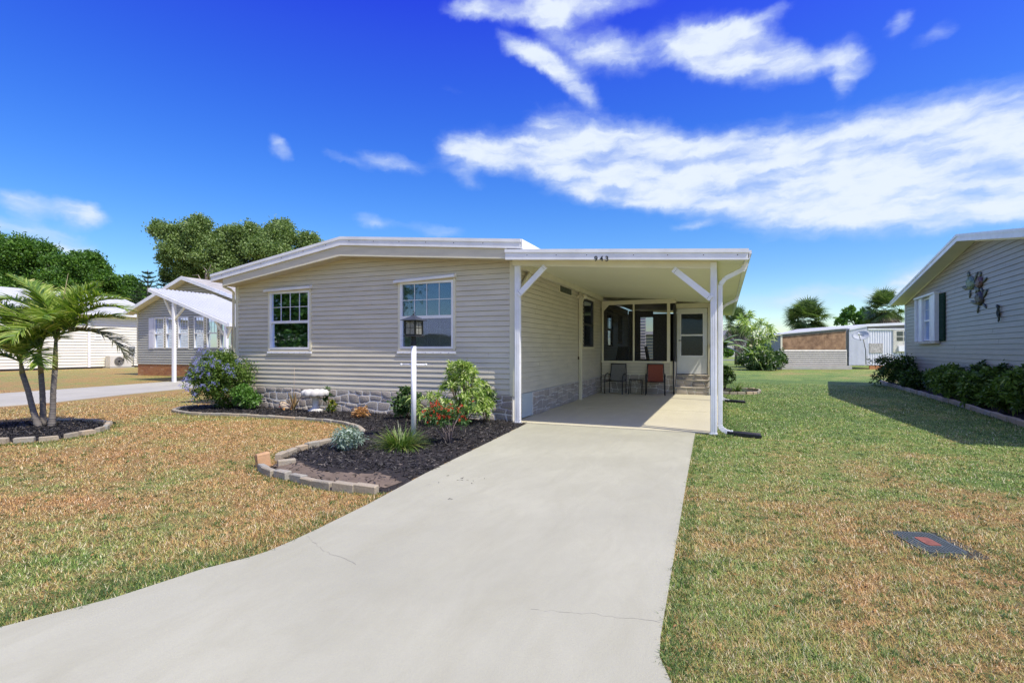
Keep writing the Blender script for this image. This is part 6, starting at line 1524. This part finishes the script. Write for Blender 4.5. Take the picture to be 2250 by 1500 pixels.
# ---- right side planting
for i, (x, y, rx, h, lb) in enumerate([(6.05, 23.6, .85, 1.15, 'rounded dark shrub at the far end of the kerbed bed by the house corner'), (6.35, 20.3, .5, .75, 'low dark shrub second from the far end of the bed'), (5.95, 18.3, .62, .92, 'light green leafy shrub third from the far end of the bed'),
    (6.35, 16.9, .65, 1.22, 'tall dark shrub behind the lighter ones near the middle of the bed'), (5.75, 15.6, .60, .88, 'yellow-green leafy shrub right of the middle of the bed'), (6.25, 14.3, .62, 1.10, 'tall dark shrub near the right edge of the photo'), (5.50, 13.0, .55, 1.02, 'bright leafy shrub at the right edge, close to the kerb'), (5.45, 11.9, .55, .95, 'shrub nearest the camera, cut by the right edge'), (6.05, 12.9, .5, 1.05, 'dark shrub against the wall at the right edge'), (6.6, 18.9, .6, 1.02, 'dark shrub against the wall left of the tall middle one'), (6.35, 15.5, .6, 1.12, 'dark shrub against the wall right of the tall middle one'), (6.05, 21.6, .5, .62, 'lowest dark shrub, between the far rounded one and its neighbour'), (5.75, 17.0, .5, .72, 'small shrub near the kerb at the middle of the bed'), (5.62, 14.2, .5, .80, 'small shrub near the kerb third from the right edge')]):
    bush('house_shrub', lb, 'shrub', x, y, .05, rx * 1.15, rx * .9, h, 4200, .11, .046, L_SHRUB if i in (0, 1, 3, 5, 8, 9, 10, 11) else L_HIB if i == 1 else L_PLUM, lump=8, subr=.38, group='shrubs in the kerbed bed by the taupe house', nst=4)
bush('side_shrub', 'small dense dark green shrub in the round bed beyond the carport post', 'shrub', .02, 19.0, .05, .36, .34, .98, 3600, .07, .032, L_SHRUB, lump=7, subr=.36)
# tangled dracaena bushes beside the shed
def tangle(name, label, pts, base, n, L, W_, mat, sr=.03):
    t = thing(name, label, 'bush', (base[0], base[1], 0)); stems(t, (base[0], base[1], 0), pts, sr, sr * .5, BARK); rosettes('foliage', pts, [(0, -.2, 1)] * len(pts), n, L, W_, mat, t, .6, .9); return t
tangle('dracaena_bush', 'yellow-green rosette bush with bare crossing stems beside the shed', [(1.45, 39.44, 3.25), (1.74, 39.56, 2.81), (1.17, 39.87, 3.53), (2.31, 38.71, 3.29), (2.68, 38.86, 2.99), (2.03, 39.68, 3.03), (2.82, 38.92, 2.29), (2.48, 38.78, 1.92), (1.64, 40.6, 3.89), (2.2, 38.67, 2.38), (2.96, 38.98, 2.77)], (2.48, 45.41, 0), 34, .75, .075, L_VAR, .035)
tangle('dracaena_bush', 'lower yellow-green rosettes in front of the tangled stems', [(2.13, 37.56, 1.46), (2.46, 37.7, 1.25), (1.78, 37.42, 1.16), (2.74, 37.81, 0.87), (2.05, 37.53, 0.72)], (2.58, 43.28, 0), 32, .65, .07, L_VAR, .03)
c = (2.28, 38.16, 0.86); bush('flowering_bush', 'wide green bush with white blossoms at the foot of the shed corner', 'bush', c[0], c[1], 0, 1.5, 1.0, 1.55, 6500, .16, .09, L_HIB, lump=10)
pp = np.array([[c[0] + RNG.uniform(-1.3, 1.0), c[1] - 1.0, RNG.uniform(.3, 1.3)] for _ in range(26)]); pp = np.repeat(pp, 5, 0); V, Fc, idx = strips(pp, rand_dirs(len(pp)), .09, .07, 0, 1); 
o = np_mesh('flowers', V, Fc, F_WHITE, [q for q in bpy.data.objects if q.name.startswith('flowering_bush')][0], rnd=RNG.random(len(idx)))
c = (3.29, 39.65, 0.84); bush('flowering_bush', 'dark green shrub touching the left side of the plywood shed', 'bush', c[0], c[1], 0, .9, .8, 1.25, 3500, .15, .07, L_SHRUB, lump=7)
t = thing('bare_branches', 'tangle of grey bare branches in front of the small sabal palm', 'bush', (1.76, 53.19, 0)); g0 = Vector((1.79, 48.83, 0)); rd = random.Random(9)
for k in range(26):
    e = Vector((1.45, 39.44, 2.09)) + Vector((rd.uniform(-1.6, 1.5), rd.uniform(-.5, .5), rd.uniform(-.8, 1.2))); m = MB(); m.tube([g0 + Vector((rd.uniform(-.4, .4), 0, 0)), g0.lerp(e, .5) + Vector((rd.uniform(-.5, .5), 0, .3)), e], [.03, .02, .008], 5); m.build('branch', M('pale_branch', (.32, .29, .27), .9), t)
# hedge and bins far off, banana leaves by the porch
tree('hedge_tree', 'low green hedge across the far road', (0.7, 97.42), [(-2.09, 90.89, 0.81, 1.04), (0.66, 92.01, 0.58, 0.74), (3.53, 96.41, 0.79, 0.92), (6.38, 97.57, 1.02, 1.08)], 5000, .4, .25, L_TREE, .1)
tree('hedge_tree', 'line of far trees behind the white blossomed bush', (8.86, 122.32), [(0.86, 119.07, 2.55, 0.96), (4.42, 120.52, 3.22, 1.34), (8.86, 122.32, 2.55, 1.54), (13.31, 124.13, 2.07, 1.15), (-1.81, 117.99, 3.03, 1.34)], 6000, .6, .35, L_TREE, .1)
bn = thing('garbage_bin', 'small dark green bin left of the flowering bush', 'bin', (2.12, 62.7, 0)); c = (2.12, 62.7, 0)
mb = MB(); mb.prism([(c[0] - .55, c[1] - .4, 0), (c[0] + .55, c[1] - .4, 0), (c[0] + .65, c[1] - .4, .85), (c[0] - .65, c[1] - .4, .85)], (0, .9, 0)); mb.build('body', M('green_bin', (.02, .07, .04), .5), bn); mb = MB(); mb.box(c[0] - .7, c[0] + .7, c[1] - .45, c[1] + .55, .86, .95); mb.build('lid', MATS['green_bin'], bn)
bt = thing('banana_plant', 'arching banana leaves showing right of the carport post', 'plant', (-.05, 24.6, 0)); BAN = M('banana_leaf', (.10, .19, .04), .4, .3, 3, col2=(.22, .32, .08))
m = MB(); m.tube([(-.15, 24.8, 0), (-.15, 24.8, 1.6)], [.12, .07], 8); m.build('stem', GREENSTEM, bt)
for (a, e, L, dr_) in ((0, 50, 1.3, 1.6), (-8, 28, 1.35, 1.5), (10, 5, 1.1, 1.2), (-20, 65, 1.0, 1.2), (160, 50, 1.2, 1.3), (100, 60, 1.3, 1.0), (-60, 45, 1.1, 1.4)):
    p = Vector((-.15, 24.8, 1.5)); ee = R_(e); a = R_(a); P = []; n = 10
    for i in range(n + 1):
        w = .20 * math.sin(math.pi * min(1, (.10 + .9 * i / n))) ** .6 + .005; s = Vector((-math.sin(a), math.cos(a), 0)); P += [p - s * w - Vector((0, 0, w * .3)), p, p + s * w - Vector((0, 0, w * .3))]; p = p + Vector((math.cos(a) * math.cos(ee), math.sin(a) * math.cos(ee), math.sin(ee))) * (L / n); ee -= dr_ / n
    m = MB(); m.add(P, [(i * 3 + j, i * 3 + j + 1, i * 3 + j + 4, i * 3 + j + 3) for i in range(n) for j in range(2)], True); m.build('leaf', BAN, bt)

# ------------------------------------------------------------------ grass
def lawn_ok(x, y):
    ok = ~inpoly(DRIVE, x, y) & ~inpoly(BED, x, y) & ~inpoly(PBED, x, y) & ~inpoly(SB, x, y) & ~inpoly(SH, x, y)
    ok &= ~((x > -11.0) & (x < -.1) & (y > 9.17) & (y < 24.4))
    ok &= ~((x < -16.0) & (x > -21.6))
    ok &= ~((x > 1.0) & (x < 1.76) & (y > 4.25) & (y < 5.0) & (np.abs((x - 1.38) * math.cos(R_(-75)) + (y - 4.62) * math.sin(R_(-75))) < .20) & (np.abs(-(x - 1.38) * math.sin(R_(-75)) + (y - 4.62) * math.cos(R_(-75))) < .14))
    return ok
cam_dir = -.376, .9265
def grass(n, dmin, dmax, name, lab):
    # area-weighted towards the viewer's side of the lawn where blades can be told apart
    d = dmin * (dmax / dmin) ** RNG.random(n) if True else None
    a = RNG.uniform(R_(22.1) - R_(49), R_(22.1) + R_(49), n)
    x = -np.sin(a) * d; y = np.cos(a) * d
    k = lawn_ok(x, y)
    bare = np.sin(x * 2.3 + 1.9 * np.sin(y * 1.7)) * np.sin(y * 2.9 + 1.3 * np.sin(x * 2.1)) + .6 * np.sin(x * 9.1 + y * 3.7) * np.sin(y * 8.3 - x * 2.9)
    k &= RNG.random(n) > np.clip((bare - .35) * 1.1, 0, .62)
    x, y, d = x[k], y[k], d[k]
    m = len(x)
    clump = .5 + .5 * np.sin(x * 5.1 + 2 * np.sin(y * 3.3)) * np.sin(y * 4.7 + 1.7 * np.sin(x * 2.9))
    e = RNG.uniform(0, 1, m) ** 1.5 * 1.05 + .04; az_ = RNG.uniform(0, 2 * np.pi, m)
    D_ = np.stack([np.cos(az_) * np.cos(e), np.sin(az_) * np.cos(e), np.sin(e)], 1)
    L = (.018 + .026 * RNG.random(m)) * (.75 + .5 * clump) * np.clip(.85 + d * .02, 1, 1.25)
    Wd = np.clip(.0014 + .00070 * d, .0024, .012) * RNG.uniform(.7, 1.3, m)
    b = np.stack([x, y, np.full(m, -.002)], 1); s = np.stack([-np.sin(az_), np.cos(az_), np.zeros(m)], 1)
    tip = b + D_ * L[:, None]; lift = .35 * L
    V = np.stack([b - s * Wd[:, None] * .5, b + s * Wd[:, None] * .5, tip], 1).reshape(-1, 3)
    o = np_mesh(name, V, np.arange(m * 3).reshape(-1, 3), BLADE, None, rnd=RNG.random(m)); tag(o, lab, 'grass', kind='stuff'); return o
grass(1300000, 1.9, 24, 'grass', 'dry tan and green grass blades covering both lawns')
# longer green tufts at the very edge of the drive mouth and round the utility box
def edge_tufts(line, n, L, w, off=.06):
    P = smooth_line(line); i = RNG.integers(0, len(P), n); b = np.zeros((n, 3)); b[:, :2] = P[i] + RNG.normal(size=(n, 2)) * off
    k = lawn_ok(b[:, 0], b[:, 1]); b = b[k]; m = len(b); a = RNG.uniform(0, 6.28, m); e = RNG.uniform(.3, 1.3, m); D_ = np.stack([np.cos(a) * np.cos(e), np.sin(a) * np.cos(e), np.sin(e)], 1); s = np.stack([-np.sin(a), np.cos(a), np.zeros(m)], 1)
    return strips(b, D_, L * RNG.uniform(.5, 1.2, m), w, .5, 3, side=s, shape='blade')
TV, TF, TI = [], [], []; base_ = 0
for args in (([(-3.45, 1.5), (-3.28, 1.95), (-3.12, 2.4), (-3.0, 2.75), (-3.0, 3.3)], 2600, .085, .0045, .10), ([(-3.05, 3.3), (-3.08, 4.2), (-3.3, 4.15), (-4.2, 4.15), (-5.1, 4.5), (-5.5, 5.3), (-5.55, 6.2)], 2600, .06, .005, .05), ([(-.2, 2.3), (-.22, 2.9), (-.28, 4.5), (-.36, 7), (-.38, 8.8)], 3800, .065, .005, .05),
             ([(1.0, 4.75), (1.2, 4.35), (1.6, 4.15), (1.75, 4.5), (1.5, 4.95), (1.1, 5.0)], 1500, .06, .004, .05), ([(-9.8, 4.2), (-9.4, 4.7), (-9.6, 5.3), (-10.4, 6.2), (-11.5, 6.25)], 1500, .07, .008, .06), ([(-.05, 9.0), (.1, 9.4), (0, 12), (0, 16.8)], 2500, .08, .01, .06),
             ([(-5.6, 6.9), (-6.3, 7.6), (-7.3, 7.9), (-9, 7.85), (-10.5, 7.65), (-11.6, 8.1)], 1800, .06, .009, .05), ([(5.4, 24), (5.35, 18), (5.1, 13)], 1600, .09, .015, .1)):
    V, Fc, idx = edge_tufts(*args); TV.append(V); TF.append(Fc + base_); TI.append(idx + (TI[-1].max() + 1 if TI else 0)); base_ += len(V)
V = np.concatenate(TV); Fc = np.concatenate(TF); idx = np.concatenate(TI)
tag(np_mesh('edge_grass', V, Fc, leafmat('edge_grass_blade', [(0, (.05, .10, .02)), (.5, (.10, .20, .04)), (.85, (.22, .30, .08)), (1, (.48, .38, .18))], .5, .3), None, rnd=RNG.random(idx.max() + 1)[idx]), 'longer green grass fringing the driveway, beds and blocks', 'grass', kind='stuff')
# green sprigs and dry seed stalks standing out of the turf
def scatter_on_lawn(n, dmin, dmax, power=1.0):
    d = dmin * (dmax / dmin) ** (RNG.random(n) ** power); a = RNG.uniform(R_(22.1) - R_(48), R_(22.1) + R_(48), n); x = -np.sin(a) * d; y = np.cos(a) * d; k = lawn_ok(x, y); return x[k], y[k]
x, y = scatter_on_lawn(5200, 2.0, 15)
nb = 15; m = len(x); b = np.repeat(np.stack([x, y, np.zeros(m)], 1), nb, 0); b[:, :2] += RNG.normal(size=(m * nb, 2)) * .016
a = RNG.uniform(0, 6.28, m * nb); e = RNG.uniform(.25, 1.25, m * nb); D_ = np.stack([np.cos(a) * np.cos(e), np.sin(a) * np.cos(e), np.sin(e)], 1); s = np.stack([-np.sin(a), np.cos(a), np.zeros(m * nb)], 1)
sz = np.repeat(RNG.uniform(.5, 1.25, m), nb); V, Fc, idx = strips(b, D_, .055 * sz * RNG.uniform(.5, 1.1, m * nb), np.clip(.0022 + .0006 * np.hypot(b[:, 0], b[:, 1]), .003, .008), .35, 2, side=s, shape='blade')
tone = np.repeat(np.clip(RNG.normal(.38, .26, m), 0, 1), nb)
tag(np_mesh('grass_sprigs', V, Fc, MATS['edge_grass_blade'], None, rnd=tone[idx]), 'darker green sprigs standing up out of the dry turf', 'grass', kind='stuff')
x, y = scatter_on_lawn(700, 2.0, 12); m = len(x); b = np.stack([x, y, np.full(m, .012)], 1); dd = rand_dirs(m); dd[:, 2] = np.abs(dd[:, 2]) * .25; V, Fc, idx = strips(b, dd, RNG.uniform(.015, .05, m), RNG.uniform(.004, .014, m), .05, 2, shape='leaf')
tag(np_mesh('leaf_litter', V, Fc, L_ORNG, None, rnd=RNG.random(m)[idx]), 'small dead leaf scraps lying in the lawns', 'litter', kind='stuff')
# sparse litter: chips and leaf bits blown on to the drive
pp = np.array([[-2.62, 4.95, .014], [-2.55, 5.0, .014], [-2.7, 5.05, .014], [-2.5, 4.9, .014], [-2.45, 5.1, .014], [-2.35, 4.3, .014], [-2.75, 4.8, .014]]) ; pp = np.repeat(pp, 2, 0) + np.c_[RNG.normal(size=(14, 2)) * .07, RNG.random(14) * .004]
dd = rand_dirs(14); dd[:, 2] *= .1; V, Fc, idx = strips(pp, dd, .032, .006, 0, 1, shape='flat'); tag(np_mesh('mulch_litter', V, Fc, CHIP, None, rnd=RNG.random(14)[idx] * .5), 'few dark mulch slivers strayed onto the concrete drive', 'mulch', kind='stuff')
